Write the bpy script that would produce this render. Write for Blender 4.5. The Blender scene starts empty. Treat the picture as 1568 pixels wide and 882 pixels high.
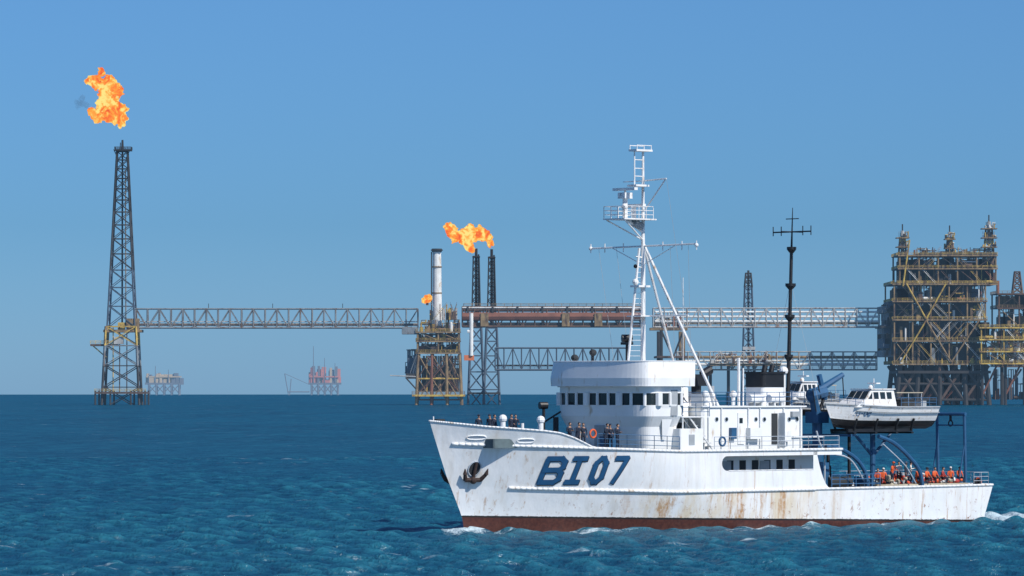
import bpy, math, random
import numpy as np
from mathutils import Vector, Matrix
random.seed(7); rng=np.random.RandomState(5)
scn=bpy.context.scene
RE=6.371e6; F=7000.0; H=11.0; LEVEL=591.0
# ------------------------------------------------------------ materials
MATS={}
def mat(name,col,rough=.5,metal=0,var=.15,scale=1.5,haze_glow=0,dirt=None,dirt_amt=.0,bump=0,spec=.5,stretch=(1,1,1)):
    m=bpy.data.materials.new(name); m.use_nodes=True; nt=m.node_tree; N=nt.nodes; L=nt.links
    b=N['Principled BSDF']; b.inputs['Roughness'].default_value=rough; b.inputs['Metallic'].default_value=metal
    b.inputs['Specular IOR Level'].default_value=spec
    tc=N.new('ShaderNodeTexCoord'); mp=N.new('ShaderNodeMapping'); mp.inputs['Scale'].default_value=stretch
    L.new(tc.outputs['Object'],mp.inputs[0])
    n=N.new('ShaderNodeTexNoise'); n.inputs['Scale'].default_value=scale; n.inputs['Detail'].default_value=6
    L.new(mp.outputs[0],n.inputs['Vector'])
    r=N.new('ShaderNodeValToRGB'); c=np.array(col)
    r.color_ramp.elements[0].position=.3; r.color_ramp.elements[0].color=(*(c*(1-var)),1)
    r.color_ramp.elements[1].position=.7; r.color_ramp.elements[1].color=(*np.minimum(c*(1+var*.6),1),1)
    L.new(n.outputs[0],r.inputs[0]); out=r.outputs[0]
    if dirt is not None:
        n2=N.new('ShaderNodeTexNoise'); n2.inputs['Scale'].default_value=scale*2.3; n2.inputs['Detail'].default_value=8
        mp2=N.new('ShaderNodeMapping'); mp2.inputs['Scale'].default_value=(1,1,.3); L.new(mp.outputs[0],mp2.inputs[0]); L.new(mp2.outputs[0],n2.inputs['Vector'])
        r2=N.new('ShaderNodeValToRGB'); r2.color_ramp.elements[0].position=.62-dirt_amt*.3; r2.color_ramp.elements[1].position=.75-dirt_amt*.2
        L.new(n2.outputs[0],r2.inputs[0])
        mx=N.new('ShaderNodeMixRGB'); L.new(r2.outputs[0],mx.inputs[0]); L.new(out,mx.inputs[1]); mx.inputs[2].default_value=(*dirt,1)
        out=mx.outputs[0]
    L.new(out,b.inputs['Base Color'])
    if bump:
        bp=N.new('ShaderNodeBump'); bp.inputs['Strength'].default_value=bump; bp.inputs['Distance'].default_value=.1
        L.new(n.outputs[0],bp.inputs['Height']); L.new(bp.outputs[0],b.inputs['Normal'])
    if haze_glow:
        b.inputs['Emission Color'].default_value=(.20,.38,.62,1); b.inputs['Emission Strength'].default_value=haze_glow  # aerial haze painted in as a faint blue emission
    MATS[name]=m; return m
RUST=(.20,.085,.035)
mat('white_paint',(.82,.83,.82),.45,var=.06,scale=.7,dirt=(.52,.40,.27),dirt_amt=.0,bump=.1)
mat('white_mast',(.80,.80,.78),.5,var=.08,scale=2,dirt=(.45,.3,.18),dirt_amt=.12)
mat('grey_paint',(.35,.38,.4),.6)
mat('deck_paint',(.10,.14,.15),.8,var=.3)
mat('blue_paint',(.025,.10,.21),.45,var=.2)
mat('rail_paint',(.45,.5,.55),.5,var=.2)
mat('rail_blue',(.05,.14,.27),.5,var=.2)
mat('letter_blue',(.012,.085,.20),.5,var=.15)
mat('black_paint',(.015,.016,.018),.45,var=.3)
mat('anchor_iron',(.05,.03,.025),.8,var=.4,scale=5)
mat('glass',(.02,.03,.035),.08,var=.2)
mat('dark_inside',(.03,.035,.04),.8)
mat('orange',(.75,.12,.03),.6,var=.25,scale=4)
mat('red_paint',(.45,.04,.03),.6,var=.2)
mat('tan_canvas',(.45,.40,.3),.8)
mat('skin',(.42,.25,.17),.6,var=.06,scale=6)
mat('hair',(.02,.015,.012),.8)
mat('navy_cloth',(.02,.03,.055),.9,var=.3,scale=8)
mat('khaki_cloth',(.3,.25,.16),.9,var=.2,scale=8)
mat('white_cloth',(.7,.7,.68),.9,var=.1,scale=8)
mat('boot',(.015,.014,.013),.6)
HAZE_GLOW=.085
mat('p_dark',(.03,.026,.024),.7,haze_glow=HAZE_GLOW,scale=.2,var=.4)
mat('p_black',(.012,.012,.014),.7,haze_glow=HAZE_GLOW*.7,scale=.2,var=.4)
mat('p_yellow',(.52,.35,.06),.6,haze_glow=HAZE_GLOW,scale=.25,var=.35,dirt=(.16,.08,.03),dirt_amt=.45)
mat('p_ochre',(.25,.165,.075),.7,haze_glow=HAZE_GLOW,scale=.25,var=.4,dirt=(.07,.04,.025),dirt_amt=.45)
mat('p_brown',(.105,.060,.04),.8,haze_glow=HAZE_GLOW,scale=.2,var=.4,dirt=(.035,.025,.022),dirt_amt=.35)
mat('p_grey',(.38,.38,.36),.6,haze_glow=HAZE_GLOW,scale=.2,var=.3,dirt=RUST,dirt_amt=.25)
mat('p_steel',(.17,.19,.20),.6,haze_glow=HAZE_GLOW,scale=.2,var=.3,dirt=(.09,.05,.03),dirt_amt=.35)
mat('p_white',(.72,.71,.66),.6,haze_glow=HAZE_GLOW,scale=.2,var=.2,dirt=(.45,.3,.16),dirt_amt=.1)
mat('p_rust',(.20,.075,.043),.8,haze_glow=HAZE_GLOW,scale=.15,var=.35)
mat('p_orange',(.6,.16,.05),.7,haze_glow=HAZE_GLOW,scale=.3)
mat('p_blue',(.05,.075,.11),.7,haze_glow=HAZE_GLOW,scale=.3)
mat('far_dark',(.09,.09,.10),.8,haze_glow=.36,scale=.1)  # far materials: paler base and stronger glow paint in the distance haze
mat('far_ochre',(.35,.27,.18),.8,haze_glow=.28,scale=.1)
mat('far_red',(.36,.12,.09),.8,haze_glow=.32,scale=.1)

# ------------------------------------------------------------ mesh builder
class MB:
    def __init__(s): s.v=[]; s.f=[]; s.m=[]; s.names=[]
    def mi(s,n):
        if n not in s.names: s.names.append(n)
        return s.names.index(n)
    def add(s,vs,fs,m):
        o=len(s.v); s.v+= [tuple(p) for p in vs]; k=s.mi(m)
        for f in fs: s.f.append(tuple(i+o for i in f)); s.m.append(k)
    def box(s,a,b,m):
        x0,x1=sorted((a[0],b[0])); y0,y1=sorted((a[1],b[1])); z0,z1=sorted((a[2],b[2]))
        s.add([(x0,y0,z0),(x1,y0,z0),(x1,y1,z0),(x0,y1,z0),(x0,y0,z1),(x1,y0,z1),(x1,y1,z1),(x0,y1,z1)],
          [(0,3,2,1),(4,5,6,7),(0,1,5,4),(1,2,6,5),(2,3,7,6),(3,0,4,7)],m)
    def bbox(s,a,b,m,c=.08):   # chamfered box
        x0,x1=sorted((a[0],b[0])); y0,y1=sorted((a[1],b[1])); z0,z1=sorted((a[2],b[2]))
        c=min(c,(x1-x0)*.3,(y1-y0)*.3)
        p=[(x0+c,y0),(x1-c,y0),(x1,y0+c),(x1,y1-c),(x1-c,y1),(x0+c,y1),(x0,y1-c),(x0,y0+c)]
        s.prism(p,z0,z1-c*.5,m); q=[((x-(x0+x1)/2)*.985+(x0+x1)/2,(y-(y0+y1)/2)*.985+(y0+y1)/2) for x,y in p]
        s.prism(q,z1-c*.5,z1,m)
    def prism(s,p,z0,z1,m):
        n=len(p); vs=[(x,y,z0) for x,y in p]+[(x,y,z1) for x,y in p]
        s.add(vs,[tuple(range(n))[::-1],tuple(range(n,2*n))]+[(i,(i+1)%n,(i+1)%n+n,i+n) for i in range(n)],m)
    def tube(s,p,q,r0,m,r1=None,n=6):
        if r1 is None: r1=r0
        p=Vector(p); q=Vector(q); d=q-p
        if d.length<1e-6: return
        d.normalize(); a=d.orthogonal().normalized(); b=d.cross(a)
        vs=[]
        for c,r in ((p,r0),(q,r1)):
            for i in range(n):
                t=2*math.pi*i/n; vs.append(c+(a*math.cos(t)+b*math.sin(t))*r)
        s.add(vs,[tuple(range(n))[::-1],tuple(range(n,2*n))]+[(i,(i+1)%n,(i+1)%n+n,i+n) for i in range(n)],m)
    def path(s,ps,r,m,n=6):
        for a,b in zip(ps[:-1],ps[1:]): s.tube(a,b,r,m,n=n)
    def sph(s,c,r,m,sc=(1,1,1),nu=10,nv=6):
        vs=[];fs=[]
        for j in range(nv+1):
            ph=math.pi*j/nv
            for i in range(nu):
                t=2*math.pi*i/nu
                vs.append((c[0]+r*sc[0]*math.sin(ph)*math.cos(t),c[1]+r*sc[1]*math.sin(ph)*math.sin(t),c[2]+r*sc[2]*math.cos(ph)))
        for j in range(nv):
            for i in range(nu):
                fs.append((j*nu+i,(j+1)*nu+i,(j+1)*nu+(i+1)%nu,j*nu+(i+1)%nu))
        s.add(vs,fs,m)
    def torus(s,c,R,r,m,axis='y',n=16,k=6):
        ps=[]
        for i in range(n+1):
            t=2*math.pi*i/n; a,b=R*math.cos(t),R*math.sin(t)
            ps.append({'y':(c[0]+a,c[1],c[2]+b),'x':(c[0],c[1]+a,c[2]+b),'z':(c[0]+a,c[1]+b,c[2])}[axis])
        s.path(ps,r,m,n=k)
    def strip(s,A,B,m,flip=False):
        n=len(A); fs=[(i,i+1,n+i+1,n+i) for i in range(n-1)]
        if flip: fs=[f[::-1] for f in fs]
        s.add(list(A)+list(B),fs,m)
    def grid(s,rows,m):
        nr=len(rows); nc=len(rows[0]); vs=[p for r in rows for p in r]
        s.add(vs,[(j*nc+i,j*nc+i+1,(j+1)*nc+i+1,(j+1)*nc+i) for j in range(nr-1) for i in range(nc-1)],m)
    def rail(s,ps,m,h=1.05,sp=1.4,r=.028,levels=3,rt=None):
        for a,b in zip(ps[:-1],ps[1:]):
            a=Vector(a);b=Vector(b);d=(b-a).length; n=max(1,round(d/sp))
            for k in range(n+1):
                p=a.lerp(b,k/n); s.tube(p,p+Vector((0,0,h)),r,m,n=5)
            for l in range(levels):
                o=Vector((0,0,h*(l+1)/levels)); s.tube(a+o,b+o,(rt or r)*.85,m,n=5)
    def obj(s,name,parent=None,smooth=False,angle=None):
        me=bpy.data.meshes.new(name); me.from_pydata(s.v,[],s.f); 
        for n in s.names: me.materials.append(MATS[n])
        me.polygons.foreach_set('material_index',s.m)
        if smooth: me.polygons.foreach_set('use_smooth',[True]*len(s.f))
        me.update(); o=bpy.data.objects.new(name,me); scn.collection.objects.link(o)
        if parent: o.parent=parent
        return o
def empty(name,loc=(0,0,0),rz=0):
    e=bpy.data.objects.new(name,None); e.location=loc; e.rotation_euler=(0,0,rz); scn.collection.objects.link(e); return e

# ------------------------------------------------------------ ship frame
ANG=math.radians(42); C=math.cos(ANG); S=math.sin(ANG); OX,OY=-3.5,340.0
def LX(px,y=0.):
    t=(px-784)/F; return (t*(OY-C*y)-OX-S*y)/(t*S-C)
def dist(x,y): return OY-S*x-C*y
def LZ(px,py,y=0.): return H+(LEVEL-py)*dist(LX(px,y),y)/F
def LP(px,py,y=0.): return (LX(px,y),y,LZ(px,py,y))
def zat(py,x,y=0.): return H+(LEVEL-py)*dist(x,y)/F
def s2w(x,y,z): return (OX-C*x+S*y, OY-S*x-C*y, z)
def stem(z): return np.interp(z,[-2,0,1.33,4.3,8.4],[-.7,0,.30,1.8,3.5])
def stern(z): return np.interp(z,[-2,0,2.95],[-49,-52.0,-53.2])
def hb(x,z):
    x=np.asarray(x,float); z=np.asarray(z,float)
    zz=np.clip(z/8.4,0,1); Le=27-12*zz; p=1.6+.8*zz
    u=np.clip((stem(z)-x)/Le,0,1); B=5.4+.2*np.clip(z/3,0,1)
    b=B*(1-(1-u)**p); b=b*(1-.17*(np.clip(-38-x,0,16)/15.)**2)
    return b*(1-.12*np.clip(-z,0,2))
def s1(x): return 2.95+.45*np.clip((np.asarray(x,float)+17)/14,0,1.3)
def s2(x): return 6.05+.65*np.clip((np.asarray(x,float)+17)/18.6,0,1.1)
def s3(x): return np.maximum(s2(x)+.01,np.interp(x,[-9.2,-8.4,-7.6,-6.6,-5.4,-4.2,0,3.5],[6.3,6.42,6.75,7.15,7.5,7.66,8.0,8.42]))
def px_of(x,y): return 784+F*(OX-C*x+S*y)/dist(x,y)
def hullx(px,z):
    a,b=3.,-53.
    for _ in range(40):
        m=(a+b)/2
        if px_of(m,float(hb(m,z)))<px: a=m
        else: b=m
    return (a+b)/2
ship=empty('research_ship',(OX,OY,0),math.pi+ANG)

# hull material
def hull_mat():
    m=bpy.data.materials.new('hull_paint'); m.use_nodes=True; nt=m.node_tree; N=nt.nodes; L=nt.links; b=N['Principled BSDF']
    b.inputs['Roughness'].default_value=.42
    tc=N.new('ShaderNodeTexCoord'); sp=N.new('ShaderNodeSeparateXYZ'); L.new(tc.outputs['Object'],sp.inputs[0])
    def M(op,a,bb=None,c=None):
        n=N.new('ShaderNodeMath'); n.operation=op
        for i,v in enumerate((a,bb,c)):
            if v is None: continue
            if isinstance(v,(int,float)): n.inputs[i].default_value=v
            else: L.new(v,n.inputs[i])
        return n.outputs[0]
    def NZ(sc,scale,det=6,ro=.6):
        mp=N.new('ShaderNodeMapping'); mp.inputs['Scale'].default_value=sc; L.new(tc.outputs['Object'],mp.inputs[0])
        n=N.new('ShaderNodeTexNoise'); n.inputs['Scale'].default_value=scale; n.inputs['Detail'].default_value=det; n.inputs['Roughness'].default_value=ro
        L.new(mp.outputs[0],n.inputs['Vector']); return n.outputs[0]
    def RG(v,a,bb,c0=0,c1=1):
        n=N.new('ShaderNodeMapRange'); n.inputs[1].default_value=a; n.inputs[2].default_value=bb; n.inputs[3].default_value=c0; n.inputs[4].default_value=c1
        n.clamp=True; L.new(v,n.inputs[0]); return n.outputs[0]
    def MIX(f,a,bb):
        n=N.new('ShaderNodeMixRGB')
        if isinstance(f,(int,float)): n.inputs[0].default_value=f
        else: L.new(f,n.inputs[0])
        for i,v in ((1,a),(2,bb)):
            if isinstance(v,tuple): n.inputs[i].default_value=(*v,1)
            else: L.new(v,n.inputs[i])
        return n.outputs[0]
    x,z=sp.outputs[0],sp.outputs[2]
    blot=NZ((1,1,1),.35); fine=NZ((1,1,1),4)
    base=MIX(RG(blot,.35,.7),(.74,.77,.78),(.84,.84,.83))
    st=NZ((.9,.9,.07),1.2,5); base=MIX(M('MULTIPLY',RG(st,.48,.70),.30),base,(.50,.45,.36))
    zone=M('MULTIPLY',RG(x,-36,-30),RG(x,-11,-15)); zone=M('MULTIPLY',zone,RG(z,3.05,2.8))
    wash=NZ((1,1,.25),.7,6,.65); base=MIX(M('MULTIPLY',M('MULTIPLY',RG(wash,.42,.62),zone),.6),base,(.62,.47,.24))
    s=NZ((1,1,.06),1.0,7,.7); s=RG(s,.52,.60)
    s=M('MULTIPLY',M('MULTIPLY',s,zone),RG(fine,.35,.6,.35,.95))
    base=MIX(s,base,(.44,.23,.08))
    # streaks bleeding down from the upper rub rail and scuppers
    up=M('MULTIPLY',RG(z,4.4,6.0),M('LESS_THAN',z,6.15)); s5=RG(NZ((1,1,.02),2.6,5,.7),.60,.66); base=MIX(M('MULTIPLY',M('MULTIPLY',s5,up),.6),base,(.48,.30,.16))
    s3_=NZ((1,1,.06),2.1,7,.75); s4=M('MULTIPLY',RG(s3_,.58,.65),RG(z,6.0,1.5,.15,.95)); base=MIX(M('MULTIPLY',s4,.8),base,(.42,.24,.11))
    sp2=NZ((1,1,1),1.7,8,.75); zz=M('MULTIPLY',RG(z,3.0,.9),RG(sp2,.585,.64)); base=MIX(zz,base,(.27,.12,.06))
    line=M('ADD',M('MULTIPLY',x,.0235),1.38); wob=M('MULTIPLY',M('SUBTRACT',fine,.5),.12)
    d=M('SUBTRACT',M('ADD',z,wob),line)
    black=M('LESS_THAN',d,.0); red=M('LESS_THAN',d,-.14)
    base=MIX(black,base,(.02,.018,.018))
    redc=MIX(RG(fine,.35,.65),(.06,.018,.014),(.11,.035,.022)); 
    base=MIX(red,base,redc)
    L.new(base,b.inputs['Base Color'])
    bp=N.new('ShaderNodeBump'); bp.inputs['Strength'].default_value=.45; bp.inputs['Distance'].default_value=.12
    dents=NZ((1,1,.6),.8,3); L.new(dents,bp.inputs['Height']); L.new(bp.outputs[0],b.inputs['Normal'])
    MATS['hull']=m
hull_mat()

hull=MB()
def cols(xa,rz,n,pw=1.0):
    xe=float(stem(rz(3.0))); g=np.linspace(0,1,n); g=1-(1-g)**1.7
    return xa+(xe-xa)*g
def row(xs,zf,side):
    z=zf(xs); return [(float(a),float(side*hb(a,b)),float(b)) for a,b in zip(xs,z)]
NC=110
for side in (1,-1):
    rows=[]
    for k in range(12):
        f=k/11; fn=lambda x,f=f: -1.6+(s1(x)+1.6)*f
        zz=float(fn(np.array(-53.))); rows.append(row(cols(float(stern(zz)),fn,NC),fn,side))
    hull.grid(rows,'hull')
    tr=[r[0] for r in rows]
    if side==1: trp=tr
    else: hull.strip(trp,tr,'hull')
    rows=[]
    for k in range(9):
        f=k/8; fn=lambda x,f=f: s1(x)+(s2(x)-s1(x))*f
        rows.append(row(cols(-21.3,fn,70),fn,side))
    hull.grid(rows,'hull')
    xs=np.linspace(-31.3,-21.3,14)
    for za,zb in ((2.95,4.5),(5.62,6.05)):
        hull.grid([row(xs,lambda x,z=z:np.full_like(x,z),side) for z in np.linspace(za,zb,4)],'hull')
    xs=np.linspace(-31.75,-31.3,3)
    hull.grid([row(xs,lambda x,z=z:np.full_like(x,z),side) for z in np.linspace(2.95,6.05,4)],'hull')
    xs=np.linspace(-33.4,-31.75,8); top=lambda x: 2.96+2.6*((x+33.4)/1.65)**2.2
    hull.grid([row(xs,lambda x,f=f:2.95+(top(x)-2.95)*f,side) for f in (0,.5,1)],'hull')
    for (cz,sg) in ((4.5,1),(5.62,-1)):
        R=.55
        for k in range(6):
            t0,t1=[math.pi/2*q/6 for q in (k,k+1)]
            pts=[]
            for t in (t0,t1):
                pts.append((-21.3-R+R*math.sin(t), cz+sg*(R-R*math.cos(t))))
            tri=[(-21.3,cz),pts[0],pts[1]]
            hull.add([(a,side*float(hb(a,b)),b) for a,b in tri],[(0,1,2)],'hull')
    rows=[]
    for k in range(5):
        f=k/4; fn=lambda x,f=f: s2(x)+(s3(x)-s2(x))*f
        rows.append(row(cols(-9.2,fn,50),fn,side))
    hull.grid(rows,'hull')
    cap=[(a,b,c) for a,b,c in rows[-1]]; hull.path(cap,.075,'white_paint')
    xs=np.linspace(-34.5,1.9,90); hull.path([(x,side*(float(hb(x,s2(x)))+.05),float(s2(x))) for x in xs],.11,'white_paint')
    xs=np.linspace(-31.5,-2.7,70); hull.path([(x,side*(float(hb(x,s1(x)))+.05),float(s1(x))) for x in xs],.12,'white_paint')
    xs=np.linspace(-53.15,-31.5,40); hull.path([(x,side*(float(hb(x,2.95))+.03),2.97) for x in xs],.10,'white_paint')
    xs=np.linspace(-31.3,-22,12)
    hull.path([(x,side*(float(hb(x,4.5))),4.5) for x in xs],.045,'white_paint')
hull.tube((-53.2,float(hb(-53.2,2.95)),2.97),(-53.2,-float(hb(-53.2,2.95)),2.97),.1,'white_paint')
hull.obj('hull',ship,smooth=True)
# decks
dk=MB()
def deck(xa,xb,zf,m,n=40,off=.05):
    xs=np.linspace(xa,xb,n); zs=zf(xs)
    A=[(float(x),float(hb(x,z))-off,float(z)-.06) for x,z in zip(xs,zs)]; B=[(x,-y,z) for x,y,z in A]; dk.strip(A,B,m)
deck(-34.4,2.6,s2,'deck_paint',60); deck(-53.15,-12,lambda x:np.full_like(x,2.88),'deck_paint')
xs=np.linspace(-34.5,-31.3,6)
for sd in (1,-1): dk.strip([(x,sd*float(hb(x,6)),5.62) for x in xs],[(x,sd*float(hb(x,6)),6.04) for x in xs],'white_paint')
dk.box((-34.55,-5.5,5.62),(-34.42,5.5,6.04),'white_paint')
dk.obj('deck',ship)

# ------------------------------------------------------------ superstructure
su=MB(); W='white_paint'
su.bbox((-33,-4.1,2.9),(-12,4.1,5.98),W)
for x in np.arange(-30.4,-21.6,1.35):
    su.box((x-.33,4.1,4.35),(x+.33,4.14,5.25),'dark_inside')
for x in (-23.2,-27.4): su.box((x-.5,4.1,3.0),(x+.5,4.16,5.2),'grey_paint')
for x in (-33.05,): 
    su.box((x-.03,1,3),(x,2,5.1),'dark_inside'); su.box((x-.03,-2.6,3),(x,-1.6,5.1),'grey_paint')
def plan(xb,dep,w,xa,n=26,ex=.5):
    p=[(xa,-w)]
    for i in range(n+1):
        t=-math.pi/2+math.pi*i/n
        c=max(math.cos(t),0)**ex; s=math.copysign(abs(math.sin(t))**ex,math.sin(t)); p.append((xb+dep*c,w*s))
    p.append((xa,w)); return p
def ring(p,z): return [(x,y,z) for x,y in p]
Phi=plan(-15.0,1.5,5.15,-17.4,ex=.55)
Pl2=plan(-15.0,1.45,5.1,-17.4,ex=.55)
su.strip(ring(plan(-15.2,1.1,4.4,-17.4,ex=.55),6.1),ring(plan(-15.1,1.3,4.6,-17.4,ex=.55),7.9),W)
su.strip(ring(plan(-15.1,1.3,4.6,-17.4,ex=.55),7.9),ring(Pl2,8.7),W)
su.strip(ring(Pl2,8.7),ring(Phi,9.55),W)
Pg=plan(-15.0,1.44,5.09,-17.4,ex=.55); su.strip(ring(Pg,9.5),ring(Pg,10.7),'glass')
su.strip(ring(Phi,10.45),ring(Phi,10.95),W)
def resample(p,n):
    p=[Vector((a,b,0)) for a,b in p]; L=[0]
    for a,b in zip(p[:-1],p[1:]): L.append(L[-1]+(b-a).length)
    out=[]
    for k in range(n+1):
        t=L[-1]*k/n; i=min(np.searchsorted(L,t,side='right')-1,len(p)-2); f=(t-L[i])/max(L[i+1]-L[i],1e-6); out.append(p[i].lerp(p[i+1],f))
    return out
for i,q in enumerate(resample(Phi,14)):
    w=.13 if i%3 else .3
    su.tube((q.x,q.y,9.5),(q.x,q.y,10.5),w,W,n=8)
su.prism(plan(-15,1.7,5.3,-17.6,ex=.55),10.9,11.0,W)
su.prism(plan(-15,1.35,4.95,-17.4,ex=.55),8.6,8.7,W)
for sd in (1,-1):
    su.add([(-15.3,sd*5.2,9.6),(-16.9,sd*5.2,9.6),(-16.2,sd*4.62,6.9),(-15.9,sd*4.62,6.9)],[(0,1,2,3)],W)
for y in (-2.6,1.9): su.tube((-13.75,y,7.6),(-13.6,y,7.6),.22,'grey_paint',n=12)
su.box((-13.9,-.5,6.2),(-13.62,.5,8.0),'grey_paint')
Fb=plan(-14.9,2.05,5.6,-18.4,ex=.5); Ft=plan(-14.9,1.85,5.45,-18.6,ex=.5); Fm=plan(-14.9,2.1,5.62,-18.4,ex=.5)
su.prism(Fb,10.98,11.1,W); su.strip(ring(Fb,11.1),ring(Fm,11.6),W); su.strip(ring(Fm,11.6),ring(Ft,12.85),W)
Fi=plan(-14.9,1.75,5.35,-18.6,ex=.5); su.strip(ring(Ft,12.85),ring(Fi,12.86),W); su.strip(ring(Fi,12.86),ring(Fi,11.1),W)
su.box((-18.4,-5.4,11.1),(-18.35,-1.2,12.3),W)
su.path(ring(Ft,12.87),.05,W)
su.bbox((-20.3,-3.0,6.0),(-17.4,3.0,10.9),W)
su.box((-17.45,3.6,8.7),(-17.4,5.1,10.9),W)
su.box((-17.0,5.1,8.75),(-16.3,5.17,10.7),'grey_paint')
su.box((-19.8,3.0,6.3),(-19,3.05,8.2),'dark_inside'); su.box((-18.9,3.0,9.3),(-18.2,3.04,10.2),'glass')
su.bbox((-19.6,4.2,6.02),(-17.1,5.35,7.75),W)
su.box((-18.6,5.35,6.5),(-18.0,5.38,7.3),'grey_paint')
su.box((-20.4,3.0,8.6),(-17.4,5.2,8.68),W)
for x in (-17.6,-19.6): su.tube((x,5.1,7.7),(x,5.1,8.6),.06,W)
su.rail([(-17.5,5.15,8.68),(-20.4,5.15,8.68)],'rail_blue')
for k in range(9): su.box((-18.5-.28*k,4.2,8.5-.27*k),(-18.75-.28*k,5.0,8.54-.27*k),'grey_paint')
su.tube((-18.4,5.0,8.6),(-20.9,5.0,6.1),.06,W); su.tube((-18.4,4.2,8.6),(-20.9,4.2,6.1),.06,W)
su.bbox((-31.6,-4.3,6.0),(-20.5,4.3,9.35),W,.2)
su.box((-31.75,-4.45,9.35),(-20.35,4.45,9.46),W)
def pr(px,py,y=4.3): return LX(px,y),LZ(px,py,y)
def sidebox(pxa,pya,pxb,pyb,m,y=4.3,d=.05):
    xa,za=pr(pxa,pya,y); xb,zb=pr(pxb,pyb,y); su.box((xa,y,za),(xb,y+d,zb),m)
sidebox(1181,633,1190,680,'dark_inside'); 
xa,za=pr(1192,632); su.box((xa-.1,4.3,6.2),(xa,5.0,za),W)
sidebox(1129,632,1139,680,W,d=.07); sidebox(1131,640,1136,648,'glass',d=.09)
for px in (1097,1112,1157,1170,1208,1220):
    x,z=pr(px,642); su.tube((x,4.28,z),(x,4.34,z),.2,'rail_paint',n=14); su.tube((x,4.3,z),(x,4.36,z),.14,'glass',n=14)
for px in (1085,1105,1146,1164,1200,1226):
    x=LX(px,4.4); su.tube((x,4.4,6.1),(x,4.4,9.3),.05,W)
su.tube((LX(1146),4.42,7.0),(LX(1200),4.42,7.0),.05,W)
sidebox(1142,655,1160,672,W,d=.5); sidebox(1197,660,1206,676,W,d=.4); sidebox(1210,630,1222,638,'grey_paint',d=.25)
sidebox(1116,655,1124,672,'blue_paint',d=.3)
su.torus((LX(1106,5.5),5.5,6.75),.33,.08,'blue_paint')
def hr(xa,xb,n,m,h=1.05,y=None):
    xs=np.linspace(xa,xb,n); su.rail([(x,(float(hb(x,6))-.12),float(s2(x))) for x in xs],m,h=h)
hr(-20.6,-34.3,9,'rail_paint'); hr(-9.0,-16.9,7,'rail_blue',1.1)
xs=np.linspace(-9,-34.3,14); su.rail([(x,-(float(hb(x,6))-.12),float(s2(x))) for x in xs],'rail_paint')
su.rail([(-34.4,5.2,6.05),(-34.4,-5.2,6.05)],'rail_blue')
su.rail([(-20.5,4.35,9.46),(-31.6,4.35,9.46),(-31.6,-4.35,9.46),(-20.5,-4.35,9.46),(-20.5,4.35,9.46)],'rail_blue')
su.bbox((-23.6,1.2,9.46),(-22.2,2.6,10.4),W); su.bbox((-25.6,-2.6,9.46),(-24,-1,10.6),W)
for x in (-21.6,-24.6): 
    su.tube((x,3.5,9.46),(x,3.5,10.3),.16,W,n=10); su.sph((x,3.5,10.35),.3,W)
su.tube((-26.2,3.6,10.0),(-27.6,3.6,10.0),.34,W,n=14); su.tube((-28.4,3.6,10.0),(-29.8,3.6,10.0),.34,W,n=14)
for x in (-26.5,-27.3,-28.7,-29.5): su.box((x-.05,3.3,9.46),(x+.05,3.9,9.75),'grey_paint')
su.bbox((-22.0,-.6,9.46),(-20.7,.9,10.6),'blue_paint'); su.tube((-25.2,.5,9.46),(-25.2,.5,11.0),.22,'grey_paint',n=10)
su.torus((LX(908,5.3),5.3,LZ(908,664,5.3)),.30,.075,'orange')
su.obj('superstructure',ship)

fu=MB()
fx=LX(1171,1.0)
def rr(cx,cy,l,w,c=.35,n=4):
    p=[]
    for sx,sy,a0 in ((1,1,0),(-1,1,90),(-1,-1,180),(1,-1,270)):
        for k in range(n+1):
            a=math.radians(a0+90*k/n); p.append((cx+sx*(l/2-c)+c*math.cos(a)*0+sx*c*abs(math.cos(math.radians(90*k/n if sx*sy>0 else 90-90*k/n))),cy+sy*(w/2-c)+sy*c*abs(math.sin(math.radians(90*k/n if sx*sy>0 else 90-90*k/n)))))
    return p
fu.prism(rr(fx,1.0,2.5,2.1),9.4,10.9,W); fu.prism(rr(fx,1,2.54,2.14),10.9,12.0,'black_paint'); fu.prism(rr(fx,1,2.7,2.3),11.95,12.12,'black_paint')
for dx in (-.5,.3): fu.tube((fx+dx,1.2,12.1),(fx+dx-.15,1.2,12.6),.22,'black_paint',n=10)
x=LX(1131,1); fu.tube((x,1,9.4),(x,1,LZ(1131,548,1)),.13,'white_mast'); fu.tube((x-.5,1.0,9.4),(x-.5,1,12.4),.07,'white_mast')
x=LX(1200,0); fu.tube((x,0,9.4),(x,0,12.0),.17,'white_mast'); fu.sph((x,0,12.2),.36,W)
x=LX(1066,1); fu.bbox((x-.8,.3,11.0),(x+.8,1.7,11.9),'black_paint',.2); fu.tube((x-.7,1,11.9),(x-1.5,1,12.25),.35,'black_paint',n=10)
fu.tube((x+.9,1.1,11.5),(x+1.6,1.2,12.2),.45,'black_paint',r1=.6,n=10)
fu.tube((x,1,9.4),(x,1,11.1),.4,'dark_inside',n=10)
fu.obj('funnel',ship)

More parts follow.
